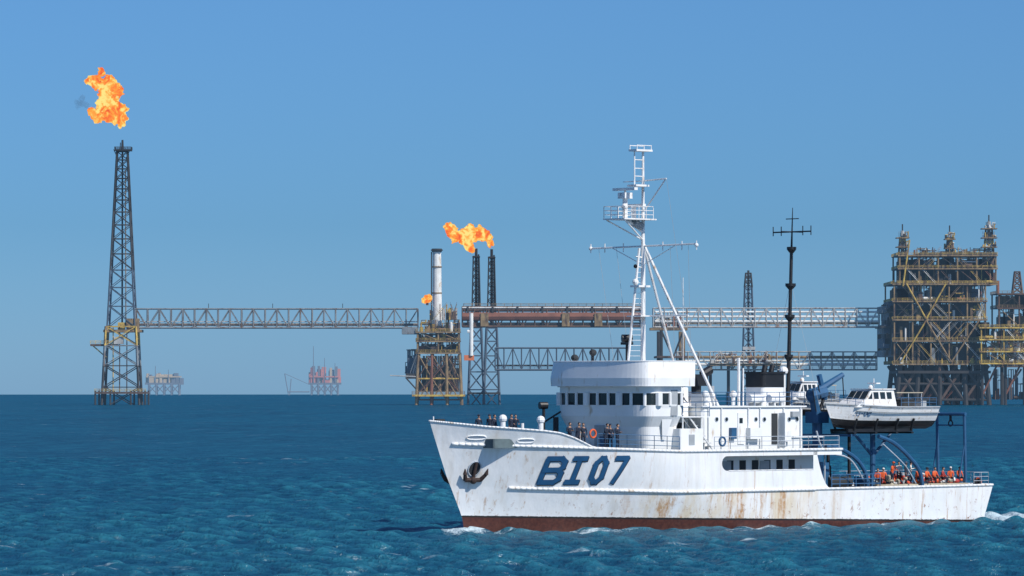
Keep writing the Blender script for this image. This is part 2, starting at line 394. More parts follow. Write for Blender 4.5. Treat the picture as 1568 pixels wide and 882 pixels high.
# ------------------------------------------------------------ main mast
ma=MB(); Wm='white_mast'; mx=-18.3
def mz(py,x=mx,y=0): return zat(py,x,y)
ma.tube((mx,0,11),(mx,0,mz(378)),.2,Wm,r1=.17,n=8); ma.tube((mx,0,mz(378)),(mx,0,mz(232)),.15,Wm,r1=.09,n=8)
a=LP(962,552,-.3); b=LP(979,380,0); ma.tube(a,b,.11,Wm)
a=(LX(1100,3),3,9.4); b=(mx,0,mz(372)); ma.tube(a,b,.13,Wm)
ma.tube((LX(1040,-3),-3,11.1),(mx,0,mz(372)),.11,Wm)
for py in range(545,385,-8):
    t=(552-py)/172.; p=Vector(LP(962,552,-.3)).lerp(Vector(LP(979,380,0)),t); ma.tube(p,(mx,0,mz(py)),.022,Wm,n=4)
zc=mz(378); ma.tube((mx,-5.9,zc),(mx,5.9,zc+.1),.07,Wm)
for y in (-5.9,-4.3,-2.2,2.2,4.3,5.9):
    ma.tube((mx,y,zc-.35),(mx,y,zc+.35),.045,Wm)
for y in (-5.9,5.9): ma.sph((mx,y,zc),.16,Wm)
ma.tube((mx,-3.5,zc),(mx,0,zc-1.4),.035,Wm); ma.tube((mx,3.5,zc),(mx,0,zc-1.4),.035,Wm)
for y in(-5,-3,3,5): ma.tube((mx,y,zc),(mx-1,y*.85,12.5),.014,'grey_paint',n=3)
zb=mz(484); ma.tube((mx,-1,zb),(mx,5.0,zb),.06,Wm); ma.box((mx-.4,-.8,zb-.05),(mx+1,.8,zb+.03),Wm)
ma.box((mx-.3,-.5,mz(440)),(mx+.9,.5,mz(437)),Wm); ma.sph((mx+.8,0,mz(432)),.25,Wm)
for py in (410,395): ma.tube((mx,0,mz(py)),(mx+.8,0,mz(py)+.1),.05,Wm); ma.sph((mx+.8,0,mz(408)),.16,'black_paint')
zp=mz(336); ma.box((mx-.3,-1.2,zp-.08),(mx+3.1,1.2,zp+.02),Wm)
ma.tube((mx+2.9,-1,zp-.1),(mx,0,zp-1.6),.06,Wm); ma.tube((mx+2.9,1,zp-.1),(mx,0,zp-1.6),.06,Wm); ma.tube((mx+1.6,0,zp-.1),(mx,0,zp-1.0),.1,Wm)
ma.tube((mx+.2,0,zp-.55),(mx+1.0,0,zp-.25),.35,'grey_paint',n=8)
ma.rail([(mx+3.05,-1.15,zp),(mx+3.05,1.15,zp),(mx,1.15,zp)],Wm,h=.95,sp=.8,r=.03); ma.rail([(mx+3.05,-1.15,zp),(mx,-1.15,zp)],Wm,h=.95,sp=.8,r=.03)
ma.tube((mx+1.9,0,zp),(mx+1.9,0,mz(300)),.2,Wm,n=10); ma.box((mx+1.5,-.4,mz(305)),(mx+2.3,.4,mz(296)),Wm)
zr=mz(291); ma.tube((mx+1.9,0,mz(297)),(mx+1.9,0,zr),.09,Wm); ma.box((mx+1.75,-1.2,zr-.08),(mx+2.1,1.25,zr+.12),Wm)
ma.tube((mx+.9,0,zp),(mx+.9,0,mz(313)),.14,Wm); ma.box((mx+.75,-1.1,mz(318)),(mx+1.05,1.1,mz(313)),Wm)
ma.tube((mx+2.6,.7,zp),(mx+2.6,.7,mz(320)),.16,Wm,n=8); ma.sph((mx+2.6,.7,mz(318)),.25,Wm)
ma.tube((mx+.9,0,mz(290)),(mx+.9,0,mz(232)),.06,Wm); ma.box((mx-.2,-.5,mz(286)),(mx+1.2,.5,mz(283)),Wm)
ma.box((mx-.6,-.45,mz(232)),(mx+1.1,.45,mz(229)),Wm)
for dx,dy in ((-.5,-.4),(-.5,.4),(1,-.4),(1,.4)): ma.tube((mx+dx,dy,mz(231)),(mx+dx,dy,mz(222)),.035,Wm)
ma.tube((mx-.5,.4,mz(223)),(mx+1,.4,mz(223)),.035,Wm); ma.tube((mx-.5,-.4,mz(223)),(mx+1,-.4,mz(223)),.035,Wm)
for py in (245,258,270): ma.tube((mx,0,mz(py)),(mx+.9,0,mz(py)),.04,Wm)
ma.tube((mx,0,mz(277)),(mx,2.6,mz(275)),.06,Wm); ma.tube((mx,2.5,mz(276)),(mx,.2,mz(322)),.06,Wm)
ma.tube((mx,2.6,mz(275)),(mx-2,3.4,12.9),.013,'grey_paint',n=3); ma.tube((mx,-2.2,mz(277)),(mx,0,mz(277)),.04,Wm)
ma.tube((LX(1046,3),3,9.4),(LX(1046,3),3,LZ(1046,425,3)),.03,Wm)
ma.obj('main_mast',ship)

am=MB(); K='black_paint'
b=LP(1206,600,0); t=LP(1214,318,0); B=Vector(b);T=Vector(t)
def ap(py): return B.lerp(T,(600-py)/282.)
am.tube((B.x,0,9.4),ap(380),.17,K,r1=.13,n=8); am.tube(ap(380),ap(318),.1,K,r1=.03)
for py,r in ((380,.38),(436,.42),(484,.4),(545,.35)): 
    p=ap(py); am.tube(p+Vector((0,0,-.1)),p+Vector((0,0,.1)),r,K,n=12); am.tube(p+Vector((0,0,-.4)),p+Vector((0,0,-.1)),.15,K,r1=r,n=12)
p=ap(355); am.tube(p+Vector((0,-2.1,0)),p+Vector((0,2.1,0)),.06,K); am.tube(p+Vector((1.2,0,-.0)),p+Vector((-1.2,0,0)),.05,K)
for y in (-2.1,-1.2,1.2,2.1): am.tube(p+Vector((0,y,-.3)),p+Vector((0,y,.45)),.045,K)
p2=ap(335); am.tube(p2+Vector((0,-.7,0)),p2+Vector((0,.7,0)),.04,K)
for y in (-3,3): am.tube(ap(430),(B.x-.5,y,9.5),.011,'grey_paint',n=3)
am.obj('aft_mast',ship)

# ------------------------------------------------------------ bridge top gear + forecastle gear
g=MB()
p=LP(960,545,-1.0); g.tube((p[0],-1,11.1),(p[0],-1,LZ(960,520,-1)),.12,K); z=LZ(960,518,-1); g.tube((p[0]+.35,-1.2,z),(p[0]-.35,-.8,z),.3,K,n=12); g.box((p[0]-.2,-1.5,z-.5),(p[0]+.2,-.5,z-.3),K)
for px,py in ((908,540),(880,548)):
    x=LX(px,-2.5); g.tube((x,-2.5,11.1),(x,-2.5,LZ(px,py,-2.5)),.1,K); g.sph((x,-2.5,LZ(px,py,-2.5)),.3,'dark_inside',(1,1,.9))
g.tube((-15.5,2.4,11.1),(-15.5,2.4,12.6),.25,W,n=10)
x=-12.5; g.tube((x,-5.0,6.2),(x,-5.0,9.3),.13,K); g.tube((x+.35,-5.1,9.5),(x-.25,-4.9,9.5),.28,K,n=12); g.tube((x,-5,8.2),(x-1.8,-4.6,9.2),.07,K)
g.tube((x-.9,-4.6,6.2),(x-.9,-4.6,8.6),.22,'dark_inside',n=10)
g.tube((-1.2,-1.5,7.4),(-1.2,1.5,7.4),.4,'grey_paint',n=14); g.box((-1.8,-.5,6.6),(-.6,.5,7.6),'grey_paint')
for x,y in ((-.5,1.8),(-1.1,1.8),(-.5,-1.8),(-1.1,-1.8)): g.tube((x,y,6.5),(x,y,7.3),.16,K,n=10)
for px,y,top in ((770,2.0,638),(828,3.6,640)):
    x=LX(px,y); z=LZ(px,top,y); g.tube((x,y,6.4),(x,y,z-.2),.2,W,n=12); g.sph((x,y,z-.15),.32,W)
for px,y in ((800,0),(750,-1.5)):
    x=LX(px,y); g.tube((x,y,6.4),(x,y,8.2),.12,W,n=10)
g.tube((3.1,0,8.3),(3.1,0,8.75),.05,W); g.bbox((2.2,-.35,8.25),(3.0,.35,8.55),'dark_inside')
g.bbox((-7.6,-1.4,6.2),(-5.8,1.2,7.5),'grey_paint'); g.tube((-9.5,2.2,6.2),(-9.5,2.2,7.7),.2,'grey_paint',n=10)
g.bbox((-12.3,2.6,6.1),(-11.2,3.6,7.2),'blue_paint')
g.bbox((-4.2,-1.8,6.4),(-.2,3.0,7.08),'deck_paint')
for px,py in ((728,670),(805,675)):
    xx=hullx(px,7.0); zz=zat(py,xx,float(hb(xx,7.0)))
    pts=[]
    for k in range(13):
        t=2*math.pi*k/12; u=xx+.62*math.cos(t)*abs(math.cos(t))**-.4 if abs(math.cos(t))>.01 else xx; v=zz+.15*math.sin(t)
        pts.append((u,float(hb(u,v))+.04,v))
    g.path(pts,.05,W); 
    n=len(pts); g.add([(xx,float(hb(xx,zz))+.03,zz)]+[(a,b-.01,c) for a,b,c in pts],[(0,k+1,k+2) for k in range(n-1)],'rail_paint')
g.obj('deck_gear',ship)

# anchors
an=MB(); A_='anchor_iron'
for sd in (1,-1):
    x0=hullx(722,4.4) if sd==1 else .75; z0=4.45; ex=0 if sd==1 else .25
    def hp(dx,dz,o): 
        xx=x0+dx; zz=z0+dz; xq=min(xx,float(stem(zz))-.02); return Vector((xx,sd*(float(hb(xq,zz))+o+ex),zz))
    if sd==1:
        ring_=[hp(.42*math.cos(t)-.1,.55*math.sin(t)+.4,.04) for t in np.linspace(0,2*math.pi,15)]
        an.path(ring_,.05,'rail_paint'); c=hp(-.1,.4,.03); an.add([c]+ring_,[(0,i+1,i+2) for i in range(14)],'dark_inside')
    an.tube(hp(-.1,.85,.1),hp(-.05,-.45,.2),.12,A_,n=8)
    an.tube(hp(.52,-.42,.25),hp(-.56,-.42,.25),.16,A_,n=8)
    for dx,s_ in ((.5,1),(-.54,-1)):
        an.tube(hp(dx,-.42,.25),hp(dx+.20*s_,.0,.42),.17,A_,r1=.13,n=8); an.tube(hp(dx+.20*s_,.0,.42),hp(dx+.26*s_,.42,.4),.17,A_,r1=.03,n=8)
    an.sph(hp(-.05,-.45,.25),.28,A_)
an.obj('anchors',ship)

# hull number
lt=MB()
def letter(lines,pa,pb,m,zb=3.62,h=2.15,th=.19,dx=0,dz=0,o0=.03):
    xa=hullx(pa,4.2); xb=hullx(pb,4.2); wd=xa-xb-2*th; k=0
    for ln in lines:
        for (u0,v0),(u1,v1) in zip(ln[:-1],ln[1:]):
            a=Vector((u0*wd+th,v0*(h-2*th)+th)); b=Vector((u1*wd+th,v1*(h-2*th)+th)); d=(b-a).normalized(); n=Vector((-d.y,d.x)); a-=d*th*.8; b+=d*th*.8
            rows=[]
            for s_ in (-1,0,1):
                r=[]
                for q in range(9):
                    p=a.lerp(b,q/8)+n*th*s_
                    z=zb+p.y+dz; x=xa-p.x-.13*(p.y)+dx
                    r.append((x,float(hb(x,z))+o0+.006*k,z))
                rows.append(r)
            lt.grid(rows,m); k+=1
LB=[[(0,0),(0,1),(.75,1),(1,.86),(1,.64),(.78,.52),(0,.52)],[(.78,.52),(1,.38),(1,.14),(.75,0),(0,0)]]
LI=[[(.5,0),(.5,1)],[(0,0),(1,0)],[(0,1),(1,1)]]
L0=[[(.35,0),(.65,0),(1,.2),(1,.8),(.65,1),(.35,1),(0,.8),(0,.2),(.35,0)]]
L7=[[(0,1),(1,1),(.3,0)]]
for ln,pa,pb in ((LB,822,857),(LI,863,888),(L0,899,922),(L7,930,953)):
    letter(ln,pa,pb,'black_paint',dx=-.10,dz=-.07,o0=.02); letter(ln,pa,pb,'letter_blue',o0=.09)
lt.obj('hull_number',ship)

# ------------------------------------------------------------ davits, crane, A-frame, aft deck
d=MB(); Bp='blue_paint'
def arc(pts,r,m,y):
    P=[Vector(LP(a,b,y)) for a,b in pts]
    out=[]
    for i in range(len(P)-1):
        p0=P[max(i-1,0)];p1=P[i];p2=P[i+1];p3=P[min(i+2,len(P)-1)]
        for k in range(5):
            t=k/5; out.append(.5*((2*p1)+(p2-p0)*t+(2*p0-5*p1+4*p2-p3)*t*t+(3*p1-p0-3*p2+p3)*t**3))
    out.append(P[-1]); d.path(out,r,m,n=8)
for off in (0,.45):
    arc([(1264,684),(1285,686),(1310,702),(1324,722),(1328,746)],.17,Bp,4.6-off)
    arc([(1345,668),(1368,678),(1392,700),(1408,722),(1412,746)],.17,Bp,4.6-off)
arc([(1250,660),(1262,690),(1300,702),(1322,735)],.07,'rail_paint',4.9)
arc([(1352,680),(1385,712),(1402,740)],.05,'rail_paint',4.9)
bx=LX(1341,3.3)
d.box((bx+4.2,2.3,7.35),(bx-3.2,2.6,7.6),'black_paint'); d.box((bx+4.2,4.0,7.35),(bx-3.2,4.3,7.6),'black_paint')
for dx in (3.6,1.2,-1.2,-3): 
    d.box((bx+dx,2.0,7.2),(bx+dx+.25,4.6,7.34),'black_paint'); 
    for yy in (2.3,4.3): d.tube((bx+dx,yy,7.5),(bx+dx,yy+(.35 if yy>3 else -.35),8.4),.1,'black_paint')
for px in (1336,): 
    x=LX(px,3.3); d.tube((x,3.3,2.9),(x,3.3,7.3),.22,Bp,n=10); d.tube((x,3.3,5.4),(x+2.2,3.3,7.3),.12,Bp); d.tube((x,3.3,5.4),(x-2.2,3.3,7.3),.12,Bp)
x=LX(1300,2.3); d.tube((x,2.3,2.9),(x,2.3,7.3),.15,'black_paint')
d.box((bx+4,-4.5,7.0),(bx+3.6,4.4,7.18),Bp)
for y in (-4.2,): 
    for dx in (3.5,-1): d.tube((bx+dx,y,2.9),(bx+dx,y,8.3),.15,Bp)
xs=np.linspace(-33.5,-39.0,4); d.rail([(x,float(hb(x,3))-.15,2.95) for x in xs],'rail_blue',h=1.1,sp=1.0,r=.04)
d.rail([(-33.8,-4.8,2.95),(-52.6,-4.0,2.95)],'rail_paint',h=1.1)
d.tube((-35,3.5,3.4),(-37.5,3.5,3.4),.45,'dark_inside',n=12); d.bbox((-36.5,0,2.9),(-34.6,2.4,4.3),'grey_paint')
d.bbox((-40,-3,2.9),(-38.2,-.8,4.6),'dark_inside'); d.bbox((-42,1,2.9),(-40.6,2.6,3.7),Bp)
d.bbox((-35.2,-1,2.9),(-34.0,3.6,5.0),'blue_paint'); d.tube((-37.5,1.2,2.9),(-37.5,1.2,6.2),.14,'black_paint',n=8); d.tube((-33.6,4.6,2.9),(-33.6,4.6,5.6),.07,'rail_paint')
cp=[(1252,690),(1251,640),(1243,596),(1262,575),(1287,592)]
P=[LP(a,b,1.4) for a,b in cp]
d.tube((P[0][0],1.4,2.9),P[1],.42,Bp,n=10); d.tube(P[1],P[2],.36,Bp,n=8); 
a=Vector(LP(1240,606,1.4)); b=Vector(LP(1290,574,1.4)); d.tube(a,b,.36,Bp,r1=.22,n=8); c=Vector(LP(1263,612,1.4)); e=Vector(LP(1254,574,1.4)); d.tube(e,c,.22,Bp,n=8); d.tube(Vector(LP(1264,604,1.4)),Vector(LP(1250,640,1.4)),.14,'black_paint')
d.tube(Vector(LP(1240,606,1.4)),Vector(LP(1262,600,1.4)),.5,Bp,n=8); d.tube(b,Vector(LP(1292,610,1.4)),.05,'black_paint')
d.box((P[0][0]-.8,.6,6),(P[0][0]+.8,2.2,6.4),Bp); d.bbox((P[1][0]-.7,.7,P[1][2]-.4),(P[1][0]+.7,2.1,P[1][2]+.5),Bp)
for k,(ax,az_) in enumerate(((.5,0),(-.5,.3))): d.tube(Vector(P[1])+Vector((ax,.5,0)),Vector(P[2])+Vector((ax*.6,.4,az_)),.05,'black_paint')
xa=-50.6; z1=zat(634,xa,2.6)
ya,yb=1.0,4.0
for y in (ya,yb):
    d.tube((xa,y,2.9),(xa+.15,y,z1),.13,Bp,n=8); d.tube((xa+.9,y,2.9),(xa+.15,y,z1-2.5),.07,Bp)
d.tube((xa+.15,ya-.15,z1),(xa+.15,yb+.15,z1),.15,Bp,n=8); d.tube((xa+.15,ya,z1-.9),(xa+.15,yb,z1-.9),.06,Bp)
d.tube((xa+.15,2.5,z1),(xa+.15,2.5,z1-.5),.12,'black_paint'); d.torus((xa+.15,2.5,z1-.75),.22,.06,'black_paint',axis='x')
d.rail([(-51.2,4.35,2.98),(-53.0,4.3,2.98),(-53.0,-4.3,2.98)],'rail_paint',h=1.0,sp=1.0)
for x in (-52.2,-51.7): d.tube((x,4.0,2.9),(x,4.0,3.5),.15,'black_paint',n=8)
d.sph((-52.5,3.6,3.2),.35,'orange'); d.bbox((-47,-1.5,2.9),(-45.2,.8,4.0),'grey_paint'); d.tube((-44.8,0,3.5),(-44.8,2,3.5),.6,Bp,n=14)
d.obj('davits_and_deck_equipment',ship)
h=MB()
for k in range(105):
    x=random.uniform(-50.3,-40.5); y=random.uniform(2.2,4.35)-.12*max(0,-44-x)*.3; z=2.95+random.uniform(.1,.75)
    r=random.uniform(.12,.30); m=random.choice(['orange','orange','red_paint','tan_canvas','red_paint','white_cloth','navy_cloth','grey_paint'])
    if k%3==0: h.torus((x,y,z),r,.09,m,axis=random.choice('xyz'),n=12)
    elif k%3==1: h.sph((x,y,z),r,m,(1.3,.9,.8))
    else: h.tube((x,y,z),(x+random.uniform(-.6,.6),y+random.uniform(-.3,.3),z+random.uniform(-.2,.4)),r*.6,m,n=8)
h.box((-50.5,2,2.9),(-40.3,4.4,3.15),'tan_canvas')
h.obj('fenders_and_floats',ship,smooth=True)

# ------------------------------------------------------------ work boats
def boat(name,cx,cy,zk,L,Bm,hgt,text=True):
    e=empty(name,s2w(cx,cy,zk),math.pi+ANG); b=MB()
    def hw(t,f):
        w=Bm/2*(1-max(0,(t-.5)/.5)**(2.4))*(1-.08*(1-t)); return w*(f**(.38+.35*max(0,t-.4)))
    rows=[]
    for side in (1,-1):
        rows=[]
        for f in np.linspace(0,1,9):
            r=[]
            for t in np.linspace(0,1,24):
                rk=.9*f*max(0,(t-.6)/.4)**2; x=-L/2+t*(L-.9)+rk
                z0=.25*max(0,(t-.75)/.25)**2*.9; zt=hgt+.35*max(0,t-.4)**1.5*1.8; r.append((x,side*hw(t,f),z0+(zt-z0)*f))
            rows.append(r)
        lo=rows[:4]; hi=rows[3:]
        b.grid(lo,'black_paint' ); b.grid(hi,'white_mast'); b.path(rows[-1],.07,'grey_paint'); 
        b.path([(x,y*1.01,z-.22) for x,y,z in rows[-2][:20]],.05,'grey_paint')
        if side==1: top=rows[-1]; trp=[r[0] for r in rows]
        else: bot=rows[-1]; b.strip(trp,[r[0] for r in rows],'white_mast')
    b.strip([(x,y,z-.12) for x,y,z in top],[(x,y,z-.12) for x,y,z in bot],'white_mast')
    gz=hgt; w=Bm/2*.72
    prof=[(.30*L,gz),(.235*L,gz+.55),(.20*L,gz+.62),(.145*L,gz+1.35),(-.08*L,gz+1.42),(-.10*L,gz)]
    for sd in (1,-1):
        b.add([(x,sd*(w-.12*(z-gz)),z) for x,z in prof],[tuple(range(6))],'white_mast')
    b.strip([(x,w-.12*(z-gz),z) for x,z in prof],[(x,-(w-.12*(z-gz)),z) for x,z in prof],'white_mast')
    def wy(z): return w-.12*(z-gz)+.015
    for x0,x1 in ((.185,.14),(.125,.075),(.06,.01),(-.005,-.055)):
        q=[(x0*L-.05,gz+.66),(x1*L,gz+.66),(x1*L,gz+1.2),(min(x0,.135)*L,gz+1.2)]
        for sd in (1,-1): b.add([(x,sd*wy(z),z) for x,z in q],[(0,1,2,3)],'glass')
    for ya_,yb_ in ((-.85,-.32),(-.26,.26),(.32,.85)):
        q=[(.20*L-.03,gz+.68),(.152*L,gz+1.28)]
        b.add([(q[0][0]+.03,ya_*w,q[0][1]),(q[0][0]+.03,yb_*w,q[0][1]),(q[1][0]+.03,yb_*w*.95,q[1][1]),(q[1][0]+.03,ya_*w*.95,q[1][1])],[(0,1,2,3)],'glass')
    b.box((-.09*L,-w*.95,gz+1.40),(.15*L,w*.95,gz+1.48),'white_mast')
    b.box((-.36*L,-w,gz+1.12),(-.1*L,w,gz+1.19),'tan_canvas')
    for x in (-.35,-.22): 
        for y in (-1,1): b.tube((x*L,y*w*.95,gz),(x*L,y*w*.95,gz+1.12),.035,'rail_paint')
    b.rail([(-.48*L,w*1.15,gz),(-.12*L,w*1.2,gz)],'rail_blue',h=.75,sp=.9,r=.025,levels=2); b.rail([(-.48*L,-w*1.15,gz),(-.12*L,-w*1.2,gz)],'rail_blue',h=.75,sp=.9,r=.025,levels=2)
    b.rail([(.24*L,w*1.1,gz+.1),(.36*L,w*.7,gz+.3),(.44*L,0,gz+.45)],'rail_blue',h=.5,sp=.8,r=.022,levels=2)
    b.tube((.02*L,0,gz+1.45),(.02*L,0,gz+2.3),.04,'white_mast'); b.box((.0*L,-.5,gz+1.85),(.04*L,.5,gz+1.95),'white_mast'); b.sph((.08*L,.3,gz+1.6),.18,'white_mast')
    b.bbox((-.34*L,-.6,gz-.1),(-.2*L,.6,gz+.6),'dark_inside'); b.bbox((-.47*L,-.5,gz-.3),(-.42*L,.5,gz+.5),'grey_paint')
    xt=.33*L
    for ln,wd in ((LB,.28),(LI,.22),(L0,.26),([[(.1,.5),(.9,.5)]],.2),(L0,.26),([[(0,1),(1,1),(1,.5),(0,.5),(0,0),(1,0)]],.26)):
        for l in ln:
            for (u0,v0),(u1,v1) in zip(l[:-1],l[1:]):
                q=[]
                for u,v in ((u0,v0),(u1,v1)):
                    x=xt-u*wd; t=(x+L/2)/(L-.9); zz=gz*.62+v*.36; f=min(1,(zz)/(hgt+.35*max(0,t-.4)**1.5*1.8)); q.append((x,hw(t,f)+.03,zz))
                b.tube(q[0],q[1],.035,'letter_blue',n=4)
        xt-=wd+.1
    b.obj('boat_structure',e); return e
boat('workboat',LX(1341,3.3),3.3,LZ(1341,657,3.3),11.6,3.4,1.75)
boat('workboat',LX(1232,-3.2),-3.2,8.6,7.6,2.6,1.3)

# ------------------------------------------------------------ people
def figure(pose):
    if pose=='stand': off=dict(el=(-.02,.25,1.15),wr=(.07,.25,.92),kn=(.03,.11,.5),an=(-.02,.12,.09),lean=0,pz=.95,hipx=0)
    elif pose=='lean': off=dict(el=(.16,.27,1.2),wr=(.40,.20,1.12),kn=(.02,.11,.5),an=(-.06,.12,.09),lean=.10,pz=.95,hipx=-.05)
    elif pose=='hands': off=dict(el=(.02,.30,1.17),wr=(.26,.12,1.22),kn=(.05,.13,.5),an=(.0,.15,.09),lean=.02,pz=.95,hipx=0)
    else: off=dict(el=(.14,.25,.68),wr=(.36,.17,.56),kn=(.42,.16,.46),an=(.42,.17,.08),lean=.08,pz=.46,hipx=0)
    dz=off['pz']-.95; ln=off['lean']; hx=off['hipx']
    P=[((hx,0,.95+dz),.135,'leg'),((hx+ln*.3,0,1.15+dz),.125,'tor'),((ln*.7,0,1.36+dz),.15,'tor'),((ln,0,1.49+dz),.06,'head'),((ln+.015,0,1.58+dz),.07,'head'),((ln+.02,0,1.68+dz),.085,'head')]
    E=[(0,1,'tor'),(1,2,'tor'),(2,3,'head'),(3,4,'head'),(4,5,'head')]
    for s in (1,-1):
        n=len(P); P+= [((ln*.75,s*.19,1.42+dz),.065,'tor'),((off['el'][0],s*off['el'][1],off['el'][2]),.046,'tor'),((off['wr'][0],s*off['wr'][1],off['wr'][2]),.03,'hand')]
        e=Vector((off['el'][0],s*off['el'][1],off['el'][2])); w=Vector((off['wr'][0],s*off['wr'][1],off['wr'][2])); dr=(w-e).normalized(); P.append((tuple(w+dr*.08),.036,'hand'))
        E+=[(2,n,'tor'),(n,n+1,'tor'),(n+1,n+2,'tor'),(n+2,n+3,'hand')]
        m=len(P); k=off['kn'];a=off['an']
        P+=[((hx,s*.1,.89+dz),.095,'leg'),((k[0],s*k[1],k[2]),.065,'leg'),((a[0],s*a[1],a[2]),.045,'boot'),((a[0]+.16,s*(a[1]+.02),.045),.04,'boot')]
        E+=[(0,m,'leg'),(m,m+1,'leg'),(m+1,m+2,'leg'),(m+2,m+3,'boot')]
    me=bpy.data.meshes.new('fig'); me.from_pydata([p[0] for p in P],[(a,b) for a,b,_ in E],[]); ob=bpy.data.objects.new('fig',me); scn.collection.objects.link(ob)
    sk=ob.modifiers.new('s','SKIN'); 
    for i,p in enumerate(P):
        r=p[1]; me.skin_vertices[0].data[i].radius=(r,r)
    me.skin_vertices[0].data[0].use_root=True
    ss=ob.modifiers.new('ss','SUBSURF'); ss.levels=1
    bpy.context.view_layer.update()
    ev=ob.evaluated_get(bpy.context.evaluated_depsgraph_get()); m2=bpy.data.meshes.new_from_object(ev)
    vs=[tuple(v.co) for v in m2.vertices]; fs=[tuple(f.vertices) for f in m2.polygons]
    tags=[]
    for f in m2.polygons:
        c=f.center; best=9;tg='tor'
        for a,b,t in E:
            A=Vector(P[a][0]);B_=Vector(P[b][0]);ab=B_-A;u=max(0,min(1,(c-A).dot(ab)/ab.length_squared)); dd=(c-(A+ab*u)).length/((P[a][1]+P[b][1])/2)
            if dd<best: best=dd;tg=t
        tags.append(tg)
    bpy.data.objects.remove(ob)
    hc=Vector(P[5][0]); hands=[(Vector(P[9][0]),Vector(P[9][0])-Vector(P[8][0]),1),(Vector(P[17][0]),Vector(P[17][0])-Vector(P[16][0]),-1)]
    return vs,fs,tags,hc,hands
FIG={}
def person(x,y,z,face,pose='stand',shirt='navy_cloth',pants='navy_cloth',hat=None,sc=1.0):
    if pose not in FIG: FIG[pose]=figure(pose)
    vs,fs,tags,hc,hands=FIG[pose]; b=MB(); mp={'tor':shirt,'leg':pants,'head':'skin','hand':'skin','boot':'boot'}
    b.v=list(vs); b.f=list(fs); b.m=[b.mi(mp[t]) for t in tags]
    b.sph(hc+Vector((.02,0,-.02)),.1,'skin',(.98,.8,1.15)); b.sph(hc+Vector((-.012,0,.028)),.104,'hair',(1.0,.86,1.0))
    b.tube(hc+Vector((.112,0,.0)),hc+Vector((.135,0,-.045)),.008,'skin',r1=.017)
    for s in (1,-1): b.sph(hc+Vector((.098,s*.034,.0)),.012,'hair'); b.sph(hc+Vector((.01,s*.085,-.02)),.022,'skin',(.8,.4,1.3))
    b.box(hc+Vector((.1,-.022,-.075)),hc+Vector((.112,.022,-.068)),'red_paint')
    if hat: b.sph(hc+Vector((0,0,.055)),.125,hat,(1.05,.9,.72)); b.box(hc+Vector((.05,-.07,.035)),hc+Vector((.2,.07,.05)),hat)
    for w,dr,s in hands:
        dr=dr.normalized(); sd=dr.cross(Vector((0,0,1))); sd=sd.normalized() if sd.length>.2 else Vector((1,0,0))
        for i,l in enumerate((.06,.075,.07,.055)):
            p=w+sd*(.022*(i-1.5)); q=p+dr*l*.6; b.tube(p,q,.011,'skin',r1=.009,n=5); b.tube(q,q+(dr*.7+Vector((0,0,-.5)))*l*.6,.009,'skin',r1=.007,n=5)
        p=w-dr*.05+sd*.03; b.tube(p,p+sd*.03+dr*.05,.012,'skin',r1=.009,n=5)
    o=b.obj('crew_member',None,smooth=True); o.location=s2w(x,y,z); o.rotation_euler=(0,0,math.pi+ANG+math.radians(face)); o.scale=(sc,)*3
    return o
O='orange'
for px,y,fc,ps,sh in ((733,.6,60,'stand','navy_cloth'),(750,-.6,20,'stand','navy_cloth'),(757,1.3,100,'stand','navy_cloth'),(783,.2,80,'stand','navy_cloth'),(789,2.2,60,'lean','navy_cloth')):
    x=LX(px,y); person(x,y,7.08,fc,ps,sh,hat=random.choice([None,'navy_cloth']))
for px,y,fc,ps in ((885,4.6,90,'lean'),(893,3.6,60,'stand'),(928,4.9,95,'lean'),(934,3.9,40,'stand'),(945,4.8,110,'hands'),(872,3.6,90,'hands')):
    x=LX(px,y); person(x,y,float(s2(x))-.05,fc,ps,hat=random.choice([None,'navy_cloth']),sc=1.08)
person(LX(1046,4.8),4.6,8.68,90,'lean')
for px,y,ps,sh,hat in ((1344,4.2,'sit',O,None),(1352,3.7,'sit',O,'white_cloth'),(1366,4.2,'lean',O,O),(1376,3.5,'stand','white_cloth',None),(1387,4.2,'stand','navy_cloth','white_cloth'),(1394,3.3,'hands','white_cloth',None),(1403,4.1,'sit',O,None),(1418,4.1,'sit',O,'navy_cloth'),(1430,3.9,'sit',O,None),(1442,4.0,'sit','red_paint',None),(1455,3.8,'sit',O,'white_cloth'),(1468,3.7,'sit',O,None)):
    x=LX(px,y); person(x,y,3.16,random.uniform(40,140),ps,sh,'navy_cloth',hat)

# ------------------------------------------------------------ offshore structures
def lattice(b,cx,cy,z0,z1,w0,w1,n,r,m,rb=None,mfun=None):
    rb=rb or r*.55
    def cn(t):
        w=(w0+(w1-w0)*t)/2; z=z0+(z1-z0)*t
        return [Vector((cx+sx*w,cy+sy*w,z)) for sx,sy in ((-1,-1),(1,-1),(1,1),(-1,1))]
    ts=[0]; q=(w1/w0)**(1/n) if w1!=w0 else 1
    for i in range(n): ts.append(ts[-1]+q**i)
    ts=[t/ts[-1] for t in ts]
    for i in range(n):
        A=cn(ts[i]);B_=cn(ts[i+1]); mm=mfun(A[0].z) if mfun else m
        for k in range(4):
            b.tube(A[k],B_[k],r,mm,n=5); b.tube(B_[k],B_[(k+1)%4],rb,mm,n=4)
            b.tube(A[k],B_[(k+1)%4],rb,mm,n=4); b.tube(A[(k+1)%4],B_[k],rb,mm,n=4)
Y0=2800.; k0=Y0/F
def X(px,Y=Y0): return (px-784)*Y/F
def Z(py,Y=Y0): return H+(LEVEL-py)*Y/F
SEA=-Y0*Y0/2/RE
